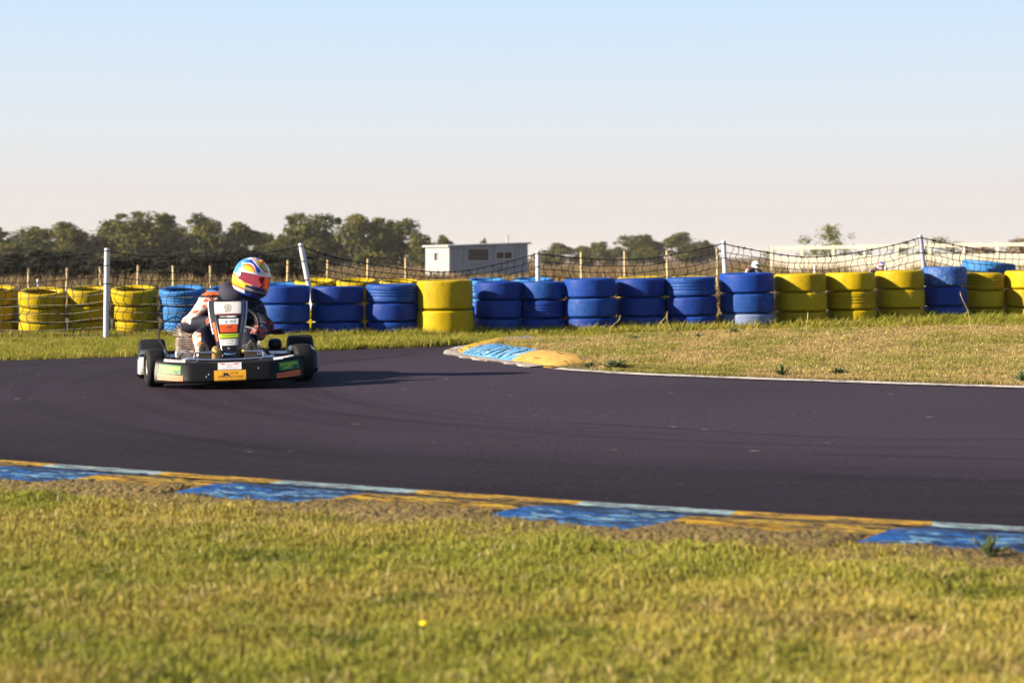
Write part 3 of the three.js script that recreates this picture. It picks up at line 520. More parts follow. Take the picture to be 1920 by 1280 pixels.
// ------------------------------------------------------------------ hut
{
  const white = [std(lin(.275, .278, .29), .6), std(lin(.26, .263, .275), .62)], trim = std(lin(.30, .30, .31), .5), dark = phys(lin(.012, .013, .02), .1, { specularIntensity: .4 }), brownPane = phys(lin(.07, .052, .05), .15, { specularIntensity: .4 }), frame = std(lin(.42, .40, .40), .5);
  const hut = thing('site_hut', 'white clad portable hut with flat roof behind the tyres', 'hut', null, -3.46, groundH(-3.4, 90) - .02, -88); hut.rotation.y = 28 * DEG;
  const L = 4.93, W = 3.07, y0 = -.05, base = hut.position.y, hL = 1.46 - base, hR = 1.63 - base, roofY = (x) => lerp(hL, hR, x / L);
  part('core', new THREE.ExtrudeGeometry(new THREE.Shape([[0.03, y0], [L - .03, y0], [L - .03, hR - .03], [.03, hL - .03]].map((q) => new THREE.Vector2(...q))), { depth: W - .06, bevelEnabled: false }).translate(0, 0, -W + .03), white[1], hut);
  const nb = 18, bw = L / nb; for (let i = 0; i < nb; i++) { const x = (i + .5) * bw, h = roofY(x) - y0 - .02; part('cladding_board', box(bw - .016, h, .03, x, y0 + h / 2, .0 + (i % 2) * .003, .005), white[i % 2], hut); }
  const ne = 11, ew = W / ne; for (let i = 0; i < ne; i++) { const z = -(i + .5) * ew, h = hL - y0 - .03; part('cladding_board', box(.03, h, ew - .016, 0 - (i % 2) * .003, y0 + h / 2, z, .005), white[i % 2], hut); }
  const rg = new THREE.ExtrudeGeometry(new THREE.Shape([[-.14, -.02], [L + .14, -.02], [L + .14, .06], [-.14, .06]].map((q) => new THREE.Vector2(...q))), { depth: W + .3, bevelEnabled: true, bevelSize: .01, bevelThickness: .01, bevelSegments: 1 }).translate(0, 0, -W - .15);
  { const p = rg.attributes.position; for (let i = 0; i < p.count; i++) p.setY(i, p.getY(i) + lerp(hL, hR, p.getX(i) / L)); rg.computeVertexNormals(); } part('roof', rg, trim, hut);
  const win = (x0, x1, ya, yb, pane, mull) => { const w = part('window', merge([box(x1 - x0 + .12, .06, .05, (x0 + x1) / 2, yb + .03, .04), box(x1 - x0 + .12, .06, .05, (x0 + x1) / 2, ya - .03, .04), box(.06, yb - ya, .05, x0 - .03, (ya + yb) / 2, .04), box(.06, yb - ya, .05, x1 + .03, (ya + yb) / 2, .04), ...(mull ? [box(.05, yb - ya, .045, (x0 + x1) / 2, (ya + yb) / 2, .04)] : [])]), frame, hut); part('pane', box(x1 - x0, yb - ya, .012, (x0 + x1) / 2, (ya + yb) / 2, .026, .002), pane, w); };
  win(1.12, 2.42, .68 - base, 1.32 - base, brownPane, false); win(2.92, 3.88, .79 - base, 1.14 - base, dark, true);
  part('shutter_panel', box(1.22, .34, .05, 3.42, 1.40 - base, .05, .01), trim, hut);
  const ew2 = part('window', merge([box(.05, .06, .5, -.04, 1.14 - base, -1.62), box(.05, .06, .5, -.04, .64 - base, -1.62), box(.05, .46, .07, -.04, .89 - base, -1.4), box(.05, .46, .07, -.04, .89 - base, -1.84)]), frame, hut); part('pane', box(.012, .44, .40, -.03, .89 - base, -1.62, .002), dark, ew2);
  part('step_rail', box(1.0, .05, .06, 3.4, .4 - base, .05), frame, hut); 
  const pipe = part('vent_pipe', rod([L - .75, hR - .02, -1.0], [L - .75, hR + .36, -1.0], .05, 14), trim, hut); part('vent_cap', new THREE.CylinderGeometry(.05, .17, .06, 16).translate(L - .75, hR + .44, -1.0), steelGrey, pipe); part('cap_stay', rod([L - .75, hR + .3, -1.0], [L - .75, hR + .43, -1.0], .015, 8), steelGrey, pipe);
}

// ------------------------------------------------------------------ white barrier
{
  const w = [std(lin(.50, .46, .38), .7, { map: grain, bumpMap: rubberBump, bumpScale: .01 }), std(lin(.47, .43, .36), .72, { map: grain }), std(lin(.38, .31, .22), .75, { map: grain })];
  const A = [11.4, 70], B = [26, 62.3], L = Math.hypot(B[0] - A[0], B[1] - A[1]), bar = thing('rail_barrier', 'long white rail and board barrier behind the tyres at right', 'barrier', null, A[0], 0, -A[1]);
  const yaw = Math.atan2(B[1] - A[1], B[0] - A[0]); bar.rotation.y = yaw; seedTo(71); const g0 = -.42, topY = (x) => 1.31 + x * .013;
  const n = 12, sp = L / n;
  for (let i = 0; i <= n; i++) { const x = i * sp; part('post', box(.14, topY(x) + .06 - g0, .1, x, (topY(x) + .06 + g0) / 2, .03, .01), w[i % 2], bar); if (i < n) {
    const mid = x + sp / 2; const r = part('top_rail', box(sp - .145, .15, .05, mid, topY(mid) - .05, .045, .008), w[(i * 7) % 3 === 1 && i < 1 ? 2 : i % 2], bar); r.rotation.z = 0;
    for (let k = 0; k < 4; k++) { const h = .245, y = topY(mid) - .42 - k * (h + .006) - .12 + .006 * noise(i, k); part('board', box(sp - .15, h, .035, mid, y, .04 + rr(-.004, .004), .006), w[k === 3 ? 2 : (i + k) % 2], bar); } } }
}

// ------------------------------------------------------------------ trees and bushes
function treeGeo(seed, o) {                                                 // unit tree: 1 high, about 1 wide; returns [crown, trunk]
  seedTo(seed); const blobs = [], limbs = [], { blobN = 9, low = .2, leaves = 5200, size = .024, tips = 40, round = .26 } = o;
  for (let i = 0; i < blobN; i++) { const h = lerp(low + .12, .84, (i + rnd() * .8) / blobN), a = rnd() * 6.283, wide = Math.sqrt(Math.max(.05, 1 - ((h - .5) / .55) ** 2)), r = rr(.05, .36) * wide; blobs.push([Math.cos(a) * r, h, Math.sin(a) * r, round * rr(.6, 1.05) * (.6 + .4 * wide), round * rr(.5, .8)]); }
  blobs.push([0, .55, 0, .34, .34]);
  for (let i = 0; i < tips; i++) { const b = blobs[Math.floor(rnd() * blobs.length)], a = rnd() * 6.283, e = rr(-.3, 1.2); blobs.push([b[0] + Math.cos(a) * Math.cos(e) * b[3] * .95, Math.min(.97, b[1] + Math.sin(e) * b[4]), b[2] + Math.sin(a) * Math.cos(e) * b[3] * .95, rr(.03, .085), rr(.03, .07)]); }
  const p = [], c = [], ix = [], big = blobs.length;
  for (let i = 0; i < leaves; i++) {
    const b = blobs[rnd() < .55 ? Math.floor(rnd() * (blobN + 1)) : Math.floor(rnd() * big)], u = rr(-1, 1), a = rnd() * 6.283, k = Math.sqrt(1 - u * u), rad = rnd() < .8 ? rr(.72, 1.06) : rr(.2, .8);
    const x = b[0] + Math.cos(a) * k * b[3] * rad, y = b[1] + u * b[4] * rad, z = b[2] + Math.sin(a) * k * b[3] * rad; if (y < low * .5) continue;
    const s = size * rr(.5, 1.25), n = V(Math.cos(a) * k + rr(-.8, .8), u + rr(-.3, 1), Math.sin(a) * k + rr(-.8, .8)).normalize(), t = V(rr(-1, 1), rr(-1, 1), rr(-1, 1)).cross(n).normalize(), q = n.clone().cross(t), i0 = p.length / 3;
    for (const [e, f] of [[-1, 0], [0, -.7], [1, 0], [0, .7]]) p.push(x + (t.x * e + q.x * f) * s, y + (t.y * e + q.y * f) * s, z + (t.z * e + q.z * f) * s);
    const g = noise(b[0] * 9, b[1] * 9, b[2] * 9) + rr(-.25, .25), gold = rnd() < (o.gold ?? .06) ? 1 : 0, v = [lerp(.038, .115, g + .4) + gold * .08, lerp(.052, .112, g + .4) + gold * .04, .013 + gold * .006].map((m) => Math.max(.015, m * (o.tone ?? 1)));
    for (let m = 0; m < 4; m++) c.push(...(o.brown ? [v[1] * 2.3, v[1] * 1.65, v[1] * 1.1] : v)); ix.push(i0, i0 + 1, i0 + 2, i0, i0 + 2, i0 + 3);
  }
  const g = new THREE.BufferGeometry(); g.setAttribute('position', new THREE.Float32BufferAttribute(p, 3)); g.setAttribute('color', new THREE.Float32BufferAttribute(c, 3)); g.setIndex(ix); g.computeVertexNormals();
  limbs.push(rod([0, -.03, 0], [.01, .42, 0], .026, 8, .016)); for (let i = 0; i < Math.min(blobN, 12); i++) { const b = blobs[i], y = rr(.15, .42); limbs.push(rod([0, y, 0], [b[0] * .9, b[1], b[2] * .9], .013, 6, .004)); }
  return [g, merge(limbs)];
}
const leafMat = phys(0xffffff, .85, { vertexColors: true, transmission: .3, thickness: 0, specularIntensity: .15 }), barkMat = std(lin(.09, .07, .055), .9);
const KIND = { full: treeGeo(81, { blobN: 13, low: .04, leaves: 8200, tips: 70, round: .25 }), wide: treeGeo(82, { blobN: 15, low: .02, round: .23, gold: .1, leaves: 8000, tips: 80 }), tall: treeGeo(83, { blobN: 12, low: .06, round: .26, leaves: 8000, tips: 70, gold: .03 }), airy: treeGeo(84, { blobN: 14, low: .05, round: .2, leaves: 6200, tips: 110, gold: .14 }), hedge: treeGeo(85, { blobN: 16, low: .0, round: .22, leaves: 7000, gold: .09, tips: 80 }), dark: treeGeo(88, { blobN: 20, low: .0, round: .2, leaves: 5200, tone: .34, gold: .01, size: .026 }), wispy: treeGeo(86, { blobN: 16, low: .1, round: .12, leaves: 3000, size: .0135, tips: 150, tone: 1.5, gold: .02 }), scrub: treeGeo(87, { blobN: 14, low: .0, round: .2, leaves: 3000, brown: true, tips: 60 }) };
function tree(kind, x, d, h, w, label, groupName, name = 'tree', turn = 0) {
  const t = thing(name, label, name === 'tree' ? 'tree' : 'bush', groupName, x, groundH(x, d) - .03, -d), s = new THREE.Group(); s.visible = true;
  const [cg, tg] = KIND[kind]; for (const [n, g, m] of [['crown', cg, leafMat], ['trunk', tg, barkMat]]) { const q = part(n, g, m, t); q.scale.set(w * 1.28, h * 1.02, w * 1.28); q.rotation.y = turn; }
  return t;
}
{
  const k = ['wide', 'hedge', 'full', 'hedge', 'wide', 'full', 'hedge', 'airy', 'wide', 'hedge', 'airy'], A = 'trees along the left horizon', C = 'trees along the middle horizon', R = 'hazy trees right of the hut';
  const names = ['low green tree cut by the left edge of the horizon', 'low green tree second from the left on the horizon', 'broad olive tree above the leaning yellow tyres', 'low hedge-like tree between two broad trees at left', 'broad tree just left of the tallest rounded crown', 'tallest rounded green tree of the left tree line, above the white post', 'lower tree just right of the tallest left crown', 'twiggy golden-green tree left of the helmet', 'broad tree directly above the helmet on the horizon', 'low tree at the right end of the left tree line', 'smallest thin tree closing the left tree line'];
  [[-67.2, 207, 5.6, 6.6], [-63.0, 206, 5.9, 5.8], [-58.1, 202, 6.3, 7.5], [-54.0, 200, 5.5, 5.6], [-51.6, 205, 6.4, 7.1], [-46.1, 199, 7.5, 8.8], [-43.1, 206, 6.3, 6.6], [-37.9, 199, 7.2, 6.9], [-35.4, 204, 6.1, 7.1], [-32.8, 211, 5.2, 5.5], [-28.5, 200, 4.6, 3.7]].forEach(([x, d, h, w], i) => tree(k[i], x, d, h * 1.0, w * 1.12, names[i], A, 'tree', i * 1.7));
  // undergrowth closing the gap below the crowns
    const hn = ['left edge', 'leaning yellow tyres', 'first net post', 'light blue tyres', 'helmet', 'leaning net post'];
  for (let i = 0; i < 6; i++) tree('dark', -21.4 + i * 2.42, 67 + (i % 3) * .8, 1.45 + .14 * Math.sin(i * 2.1), 3.7, `dark shaded hedge behind the wooden stakes above the ${hn[i]}`, 'dark hedges behind the stakes', 'hedge', i * 1.3);
  const un = ['left end', 'leaning yellow tyres', 'white post', 'light blue tyres', 'helmet', 'leaning post'];
  for (let i = 0; i < 6; i++) tree('hedge', -63 + i * 6.9, 200, 3.6, 8.4, `dark undergrowth hedge under the left tree line above the ${un[i]}`, 'undergrowth hedges', 'hedge', i);
  const cn = ['dark round tree right of the helmet', 'low gap tree between two dark trees left of the hut', 'tallest dark tree left of the hut', 'dark broad tree second left of the hut', 'low twiggy tree just left of the hut', 'small dark tree touching the hut roof'];
  [[-26.1, 203, 7.4, 7.0], [-22.5, 206, 5.1, 5.0], [-18.3, 202, 7.2, 6.6], [-15.0, 207, 6.9, 6.1], [-11.3, 199, 5.0, 4.1], [-9.2, 206, 4.4, 3.6]].forEach(([x, d, h, w], i) => tree(['tall', 'hedge', 'full', 'tall', 'airy', 'wide'][i], x, d, h * 1.02, w * 1.12, cn[i], C, 'tree', 2 + i * 2.3));
  const rn = ['hazy tree directly right of the hut', 'low hazy tree second right of the hut', 'yellowish hazy tree third right of the hut', 'tallest hazy tree right of the hut', 'low hazy tree left of the broad right crown', 'broad hazy tree left of the shiny net post', 'small hazy tree at the shiny net post', 'tiny far tree top showing over the hut roof'];
  [[7.7, 290, 4.2, 7.2], [13.1, 290, 3.9, 5.2], [16.6, 290, 4.4, 6.0], [21.8, 290, 5.8, 7.5], [25.9, 290, 4.4, 5.0], [31.5, 290, 5.6, 8.5], [35.4, 290, 4.3, 4.2], [-5.3, 290, 5.2, 2.0]].forEach(([x, d, h, w], i) => tree(['wide', 'hedge', 'wide', 'tall', 'hedge', 'wide', 'airy', 'airy'][i], x, d, h, w * 1.1, rn[i], R, 'tree', 1 + i * 1.9));
  tree('wispy', 19.3, 96, 3.9, 4.3, 'wispy grey-green bush above the white barrier', null, 'bush', .6); tree('wispy', 15.6, 96, 2.6, 1.2, 'thin twiggy bush left of the wispy bush above the barrier', null, 'bush', 2);
  tree('wispy', 24.0, 98, 2.7, 2.4, 'small bush left of the blue-grey net post above the barrier', null, 'bush', 3.4); tree('wispy', 26.2, 98, 2.9, 3.4, 'thin leafless bush right of the blue-grey net post', null, 'bush', 4.4);
  [[28.6, 97, 2.3, 3.4], [30.6, 97, 2.6, 3.4], [32.4, 96, 2.9, 3.8]].forEach(([x, d, h, w], i) => tree('scrub', x, d, h, w, ['brown dry scrub above the barrier, left of three', 'brown dry scrub above the barrier, middle of three', 'brown dry scrub above the barrier at the right edge'][i], 'brown scrub at the right edge', 'bush', i * 2));
  // dry weeds grown up against the foot of the barrier
  seedTo(72); const list = []; for (let i = 0; i < 2600; i++) { const t = rnd(), x = lerp(11, 26, t), d = lerp(69.2, 61.5, t) - rr(0, 2.6); const kk = rr(.7, 1.15); list.push([x, groundH(x, d), d, rr(.8, 1.5), rr(1.2, 2.3) * (1 + .5 * noise(x, 3)), .22 * kk, .15 * kk, .078 * kk]); }
  scatter('barrier_weeds', tuft(9, .42, .22, .016, .5, 10), bladeMat, list);
}

// ------------------------------------------------------------------ the racing kart (x to its left, z forwards, origin on the ground under the front axle)
const plastic = phys(lin(.007, .007, .008), .42, { specularIntensity: .3, bumpMap: rubberBump, bumpScale: .0015 }), glossBlack = phys(lin(.008, .008, .012), .24, { specularIntensity: .8 }), satin = std(lin(.010, .010, .012), .5), chrome = std(lin(.62, .62, .66), .22, { metalness: .95 }), alloy = std(lin(.40, .385, .36), .45, { metalness: .6, bumpMap: rubberBump, bumpScale: .003 }), finMat = std(lin(.52, .45, .39), .5, { metalness: .2 }), blueSteel = std(lin(.05, .08, .20), .35, { metalness: .7 }), tyreRubber = std(lin(.010, .0095, .011), .7, { bumpMap: rubberBump, bumpScale: .004 }), yellowCap = std(lin(.72, .56, .02), .4), tankMat = phys(lin(.22, .145, .06), .35);
const sticker = (tex, rough = .55) => phys(lin(.66, .66, .66), rough, { map: tex });
function slab(nu, nv, at, thick) {                                          // a bent sheet with real thickness
  const f = gridGeo(nu, nv, at), b = gridGeo(nu, nv, (u, v) => { const q = at(u, v), n = normalAt(at, u, v); return [q[0] - n.x * thick, q[1] - n.y * thick, q[2] - n.z * thick]; }), rim = [];
  const off = (u, v) => { const q = at(u, v), n = normalAt(at, u, v); return [[...q], [q[0] - n.x * thick, q[1] - n.y * thick, q[2] - n.z * thick]]; };
  for (const edge of [(t) => off(t, 0), (t) => off(t, 1), (t) => off(0, t), (t) => off(1, t)]) rim.push(gridGeo(24, 1, (u, v) => edge(u)[v < .5 ? 0 : 1]));
  return merge([f, b, ...rim]);
}
function normalAt(at, u, v) { const e = .004, a = V(...at(Math.min(1, u + e), v)), b = V(...at(Math.max(0, u - e), v)), c = V(...at(u, Math.min(1, v + e))), d = V(...at(u, Math.max(0, v - e))); return a.sub(b).cross(c.sub(d)).normalize(); }
function decal(at, u0, u1, v0, v1, off, skew = 0, nu = 14, nv = 6) { return gridGeo(nu, nv, (u, v) => { const U = lerp(u0, u1, u), W = lerp(v0, v1, v) + skew * (u - .5), q = at(U, W), n = normalAt(at, U, W); return [q[0] + n.x * off, q[1] + n.y * off, q[2] + n.z * off]; }); }
function label2(w, h, bg, draw) { return canvasTex(w, h, (x) => { x.fillStyle = bg; x.fillRect(0, 0, w, h); x.textAlign = 'center'; x.textBaseline = 'middle'; draw(x, w, h); }); }
const word = (x, s, font, colour, px, py, maxW) => { x.font = font; x.fillStyle = colour; x.fillText(s, px, py, maxW); };
const strokes = (x, px, py, w, h, colour) => { x.fillStyle = colour; for (let q = px - w / 2; q < px + w / 2; q += h * rr(.45, .8)) x.fillRect(q, py - h / 2 + rr(0, h * .25), h * rr(.2, .42), h * rr(.5, .95)); };   // print too small to read
seedTo(303);
const PRINT = {
  nine: label2(320, 210, '#f3ece8', (x, w, h) => { x.fillStyle = '#7d4b4b'; x.fillRect(0, h * .885, w, h * .115); x.fillStyle = '#b9a9a8'; for (let i = 0; i < 22; i++) x.fillRect(6 + i * 14.4, 7, 7, 8); x.font = 'bold 150px sans-serif'; x.lineWidth = 13; x.strokeStyle = '#4b4444'; x.strokeText('9', w * .5, h * .50); x.fillStyle = '#d9cdc9'; x.fillText('9', w * .5, h * .50); x.fillStyle = '#e9dfda'; x.fillRect(w * .68, h * .84, 40, 9); }),
  bar: label2(200, 22, '#0d0d10', (x, w, h) => { x.fillStyle = '#eae6e4'; x.fillRect(8, 6, w - 16, 8); x.fillRect(w * .45, 2, w * .4, 18); }),
  esmb: label2(256, 84, '#f0efec', (x, w, h) => { word(x, 'e', 'italic 60px sans-serif', '#7f9a86', 40, 40); word(x, 's', 'italic bold 74px sans-serif', '#3a3f8c', 92, 42); word(x, 'mb', 'italic bold 60px sans-serif', '#5c6f72', 180, 38); strokes(x, 160, 72, 90, 11, '#55607a'); }),
  orange: label2(220, 120, '#e8560a', (x, w, h) => { x.fillStyle = '#6b1405'; x.beginPath(); x.ellipse(w * .5, h * .34, 34, 10, -.15, 0, 7); x.fill(); x.fillRect(w * .62, h * .12, 12, 30); x.fillRect(w * .38, h * .36, 8, 22); x.fillRect(w * .58, h * .36, 8, 22); strokes(x, w / 2, h * .70, 170, 15, '#8b2206'); strokes(x, w / 2, h * .87, 130, 12, '#8b2206'); }),
  lime: label2(220, 60, '#c4dc14', (x, w, h) => { word(x, 'MONDIAL', 'bold 34px sans-serif', '#3c4a08', w / 2, h * .36, 190); strokes(x, w / 2, h * .78, 150, 11, '#3c4a08'); }),
  white2: label2(220, 96, '#eeece8', (x, w, h) => { strokes(x, w / 2, h * .28, 180, 20, '#6a6a70'); strokes(x, w / 2, h * .68, 90, 30, '#a3a3a8'); }),
  sideOrange: label2(200, 52, '#e4600e', (x, w, h) => strokes(x, w / 2, h / 2, 170, 22, '#8a2a08')),
  perspective: label2(384, 160, '#f2ab0c', (x, w, h) => { word(x, "L'", 'bold 36px sans-serif', '#5a2c06', w * .27, h * .22); word(x, 'UR EN', 'bold 36px sans-serif', '#5a2c06', w * .62, h * .22, 150); word(x, 'PERSPECTIVE', 'bold 50px sans-serif', '#5a2c06', w * .52, h * .55, 340); strokes(x, w / 2, h * .86, 350, 13, '#8a3c08'); x.fillStyle = '#120c0a'; x.beginPath(); [[.30, .10], [.36, .22], [.42, .16], [.47, .34], [.53, .40], [.44, .44], [.38, .40], [.33, .46], [.17, .44], [.30, .34]].forEach(([a, b], i) => (i ? x.lineTo(a * w, b * h) : x.moveTo(a * w, b * h))); x.fill(); }),
  horns: label2(288, 110, '#f2eeee', (x, w, h) => { x.fillStyle = '#c21f3a'; for (const s of [-1, 1]) { x.beginPath(); x.moveTo(w / 2 + s * 44, h * .34); x.quadraticCurveTo(w / 2 + s * 90, h * .34, w / 2 + s * 128, h * .08); x.quadraticCurveTo(w / 2 + s * 124, h * .36, w / 2 + s * 76, h * .48); x.closePath(); x.fill(); } strokes(x, w / 2, h * .44, 105, 16, '#9c4a5c'); strokes(x, w / 2, h * .66, 60, 15, '#9c4a5c'); strokes(x, w / 2, h * .87, 170, 13, '#a8707c'); }),
  green: label2(256, 112, '#0d8a30', (x, w, h) => { word(x, 'Entreprise', 'bold 44px sans-serif', '#e9e420', w * .5, h * .30, 230); strokes(x, w * .42, h * .72, 110, 32, '#e9e420'); x.fillStyle = '#0d0d10'; x.beginPath(); x.moveTo(w * .72, h * .55); x.lineTo(w * .82, h * .7); x.lineTo(w * .95, h * .62); x.lineTo(w * .84, h * .98); x.lineTo(w * .72, h * .86); x.fill(); }),
  perle: label2(280, 76, '#e86a24', (x, w, h) => word(x, 'PERLE MOTO', 'bold 46px sans-serif', '#b93308', w / 2, h / 2, 262)),
  tag: label2(200, 96, '#efe9ea', (x, w, h) => strokes(x, w / 2, h / 2, 120, 46, '#a33a44')),
  torn: label2(200, 96, '#ece8ea', (x, w, h) => { x.fillStyle = '#121216'; x.beginPath(); x.moveTo(w * .45, h); x.lineTo(w * .52, h * .5); x.lineTo(w * .7, h * .62); x.lineTo(w * .8, h * .35); x.lineTo(w, h * .3); x.lineTo(w, h); x.fill(); }),
  pod: label2(64, 256, '#e9e7e8', (x, w, h) => { x.fillStyle = '#c9c5c8'; for (let i = 0; i < 9; i++) x.fillRect(6, 20 + i * 26 + rnd() * 8, w - 12, 3); x.fillStyle = '#9c5a4c'; x.fillRect(6, h - 26, w - 12, 12); }),
  podBlue: label2(64, 256, '#bfc6d6', (x, w, h) => { x.fillStyle = '#8791a8'; for (let i = 0; i < 9; i++) x.fillRect(4, 60 + i * 20, w - 8, 3); x.fillStyle = '#c9a48c'; x.fillRect(4, 170, w - 8, 12); }),
  blueBadge: label2(128, 48, '#0d0d12', (x, w, h) => { x.strokeStyle = '#5b9ae6'; x.lineWidth = 11; x.lineCap = 'round'; x.beginPath(); x.moveTo(14, 12); x.quadraticCurveTo(30, 40, 64, 26); x.quadraticCurveTo(98, 40, 114, 12); x.stroke(); }),
};
const fairingProfile = [[-.30, .192], [-.20, .198], [-.12, .193], [-.078, .183], [-.058, .166], [-.035, .127], [-.012, .086], [.0, .056], [-.004, .042], [-.03, .033], [-.18, .03]];
function fairingAt(u, v) {                                                  // v runs over the top, down the front and under
  const s = 2 * u - 1, k = v * (fairingProfile.length - 1), i = Math.min(fairingProfile.length - 2, Math.floor(k)), t = k - i, a = fairingProfile[i], b = fairingProfile[i + 1];
  const end = Math.abs(s) ** 2.6, z = lerp(a[0], b[0], t), y = lerp(a[1], b[1], t), dip = .022 * Math.cos(s * 1.57) * sst(.16, .2, y);
  return [s * (.515 - .012 * sst(.1, .2, y)), y - dip + .008 * end * sst(.1, .18, y), .385 + z * (1 - .4 * end) - (.30 * Math.max(0, Math.abs(s) - .52) ** 1.25 + .06 * s * s)];
}
function panelAt(u, v) { const s = 2 * u - 1, w = lerp(.062, .14, sst(-.25, .95, v)), y = lerp(.19, .592, v), z = lerp(.17, -.12, v) + .03 * Math.sin(v * 3); const a = Math.abs(s), fold = sst(.62, 1, a); return [s * w * (1 - .06 * fold), y - .006 * fold, z - .02 * a * a - .045 * fold]; }
function makeKart(label, groupName, bare) {
  const kart = thing('go_kart', label, 'go-kart', groupName);
  // chassis
  part('chassis_frame', merge([tube([[-.26, .055, -1.12], [-.3, .055, -.6], [-.29, .055, -.2], [-.2, .06, .1], [-.16, .06, .27]], .016, 30), tube([[.26, .055, -1.12], [.3, .055, -.6], [.29, .055, -.2], [.2, .06, .1], [.16, .06, .27]], .016, 30), rod([-.3, .055, -.55], [.3, .055, -.55], .014), rod([-.28, .055, -.15], [.28, .055, -.15], .014), rod([-.16, .06, .27], [.16, .06, .27], .014), rod([-.41, .1, 0], [-.24, .058, -.02], .014), rod([.41, .1, 0], [.24, .058, -.02], .014), rod([-.28, .055, -1.1], [.28, .055, -1.1], .014)]), blueSteel, kart);
  part('floor_tray', box(.5, .008, .72, 0, .045, -.1, .003), alloy, kart);
  part('tie_rod', merge([rod([.03, .09, .04], [.41, .11, .05], .007), rod([-.03, .09, .04], [-.41, .11, .05], .007)]), chrome, kart);
  part('nose_bar', merge([tube([[-.36, .17, .12], [-.30, .19, .17], [-.12, .185, .2], [.12, .185, .2], [.30, .19, .17], [.36, .17, .12]], .007, 40), tube([[-.2, .06, .2], [-.22, .14, .24], [-.22, .185, .19]], .007, 14), tube([[.2, .06, .2], [.22, .14, .24], [.22, .185, .19]], .007, 14)]), chrome, kart);
  part('rear_axle', rod([-.6, .14, -1.04], [.6, .14, -1.04], .02, 14), chrome, kart);
  part('rear_bumper', merge([tube([[-.62, .16, -1.2], [-.5, .16, -1.26], [.5, .16, -1.26], [.62, .16, -1.2]], .014, 30), rod([-.26, .06, -1.1], [-.26, .16, -1.25], .011), rod([.26, .06, -1.1], [.26, .16, -1.25], .011)]), satin, kart);
  // fairing with its stickers
  const fair = part('front_fairing', gridGeo(64, 36, (u, v) => fairingAt(u, v)), plastic, kart);
  part('fairing_underside', gridGeo(40, 2, (u, v) => { const a = fairingAt(u, 1), b = fairingAt(u, 0); return [a[0], lerp(a[1], b[1] - .04, v), lerp(a[2], b[2], v)]; }), plastic, fair);
  const put = (n, at, d, tex, par) => part(n, decal(at, d[0], d[1], d[2], d[3], at === fairingAt ? -d[4] : d[4], d[5] || 0), sticker(tex), par);
  if (!bare) {
    put('yellow_sticker', fairingAt, [.395, .605, .735, .52, .0025], PRINT.perspective, fair); put('white_sticker', fairingAt, [.42, .578, .51, .355, .0025], PRINT.horns, fair);
    put('green_sticker', fairingAt, [.03, .175, .565, .425, .0025, .02], PRINT.green, fair); put('orange_sticker', fairingAt, [.022, .19, .70, .58, .0025, .03], PRINT.perle, fair); put('white_tag', fairingAt, [.055, .2, .33, .16, .0025], PRINT.tag, fair);
    put('green_sticker', fairingAt, [.83, .97, .55, .42, .0025, -.02], PRINT.green, fair); put('orange_sticker', fairingAt, [.81, .975, .70, .585, .0025, -.04], PRINT.perle, fair); put('torn_tag', fairingAt, [.80, .945, .33, .16, .0025], PRINT.torn, fair);
    for (const [u, v] of [[.345, .62], [.36, .58], [.69, .5]]) part('rivet', new THREE.SphereGeometry(.005, 8, 6).translate(...fairingAt(u, v)), alloy, fair);
  }
  // steering fairing with the number
  const panel = part('number_panel', slab(28, 30, panelAt, .008), glossBlack, kart);
  const pn = (n, d, tex) => put(n, panelAt, d, tex, panel);
  if (!bare) { pn('number_plate', [.165, .835, .735, .965, .003], PRINT.nine); pn('white_strip', [.26, .74, .69, .725, .003], PRINT.bar); pn('white_sticker', [.24, .78, .575, .672, .003], PRINT.esmb); pn('orange_sticker', [.24, .77, .44, .568, .003], PRINT.orange); pn('lime_sticker', [.2, .82, .345, .415, .003], PRINT.lime); pn('white_sticker', [.17, .83, .215, .325, .003], PRINT.white2); pn('blue_badge', [.22, .84, .045, .105, .003], PRINT.blueBadge); part('panel_screw', new THREE.SphereGeometry(.009, 10, 8).scale(1, 1, .5).translate(...panelAt(.5, .165)), chrome, panel);
    const so = part('side_sticker', gridGeo(3, 10, (u, v) => { const q = panelAt(lerp(.05, .13, u), lerp(.62, .30, v)), n = normalAt(panelAt, lerp(.05, .13, u), lerp(.62, .30, v)); return [q[0] + n.x * .003, q[1] + n.y * .003, q[2] + n.z * .003]; }, (u, v) => [1 - v, u]), sticker(PRINT.sideOrange), panel); }
  part('panel_edge', merge([tube([0, .2, .4, .6, .8, 1].map((v) => { const q = panelAt(0, .42 + .56 * v); return [q[0] - .003, q[1], q[2] - .004]; }), .006, 20, 6), tube([0, .2, .4, .6, .8, 1].map((v) => { const q = panelAt(1, .42 + .56 * v); return [q[0] + .003, q[1], q[2] - .004]; }), .006, 20, 6)]), std(lin(.55, .55, .6), .4), panel);
  part('panel_bracket', rod([0, .2, .14], [.02, .4, -.2], .012), satin, kart);
  // side pods
  for (const s of [-1, 1]) {
    const g = new RoundedBoxGeometry(.205, .185, .56, 4, .04), p = g.attributes.position;
    for (let i = 0; i < p.count; i++) { const x = p.getX(i), y = p.getY(i), z = p.getZ(i), f = sst(.1, .28, z); p.setXYZ(i, x * (1 - .04 * sst(0, .1, y)), y - .012 * f * sst(0, .09, y), z - .055 * f * sst(-.02, .09, y)); } g.computeVertexNormals();
    g.translate(s * .55, .128, -.50); const pod = part('side_pod', g, glossBlack, kart);
    const pm = s < 0 ? PRINT.pod : PRINT.podBlue, xs = s < 0 ? [[-.635, -.60, .07], [-.592, -.55, .105]] : [[.475, .50, .09], [.51, .55, .085], [.56, .615, .065]];
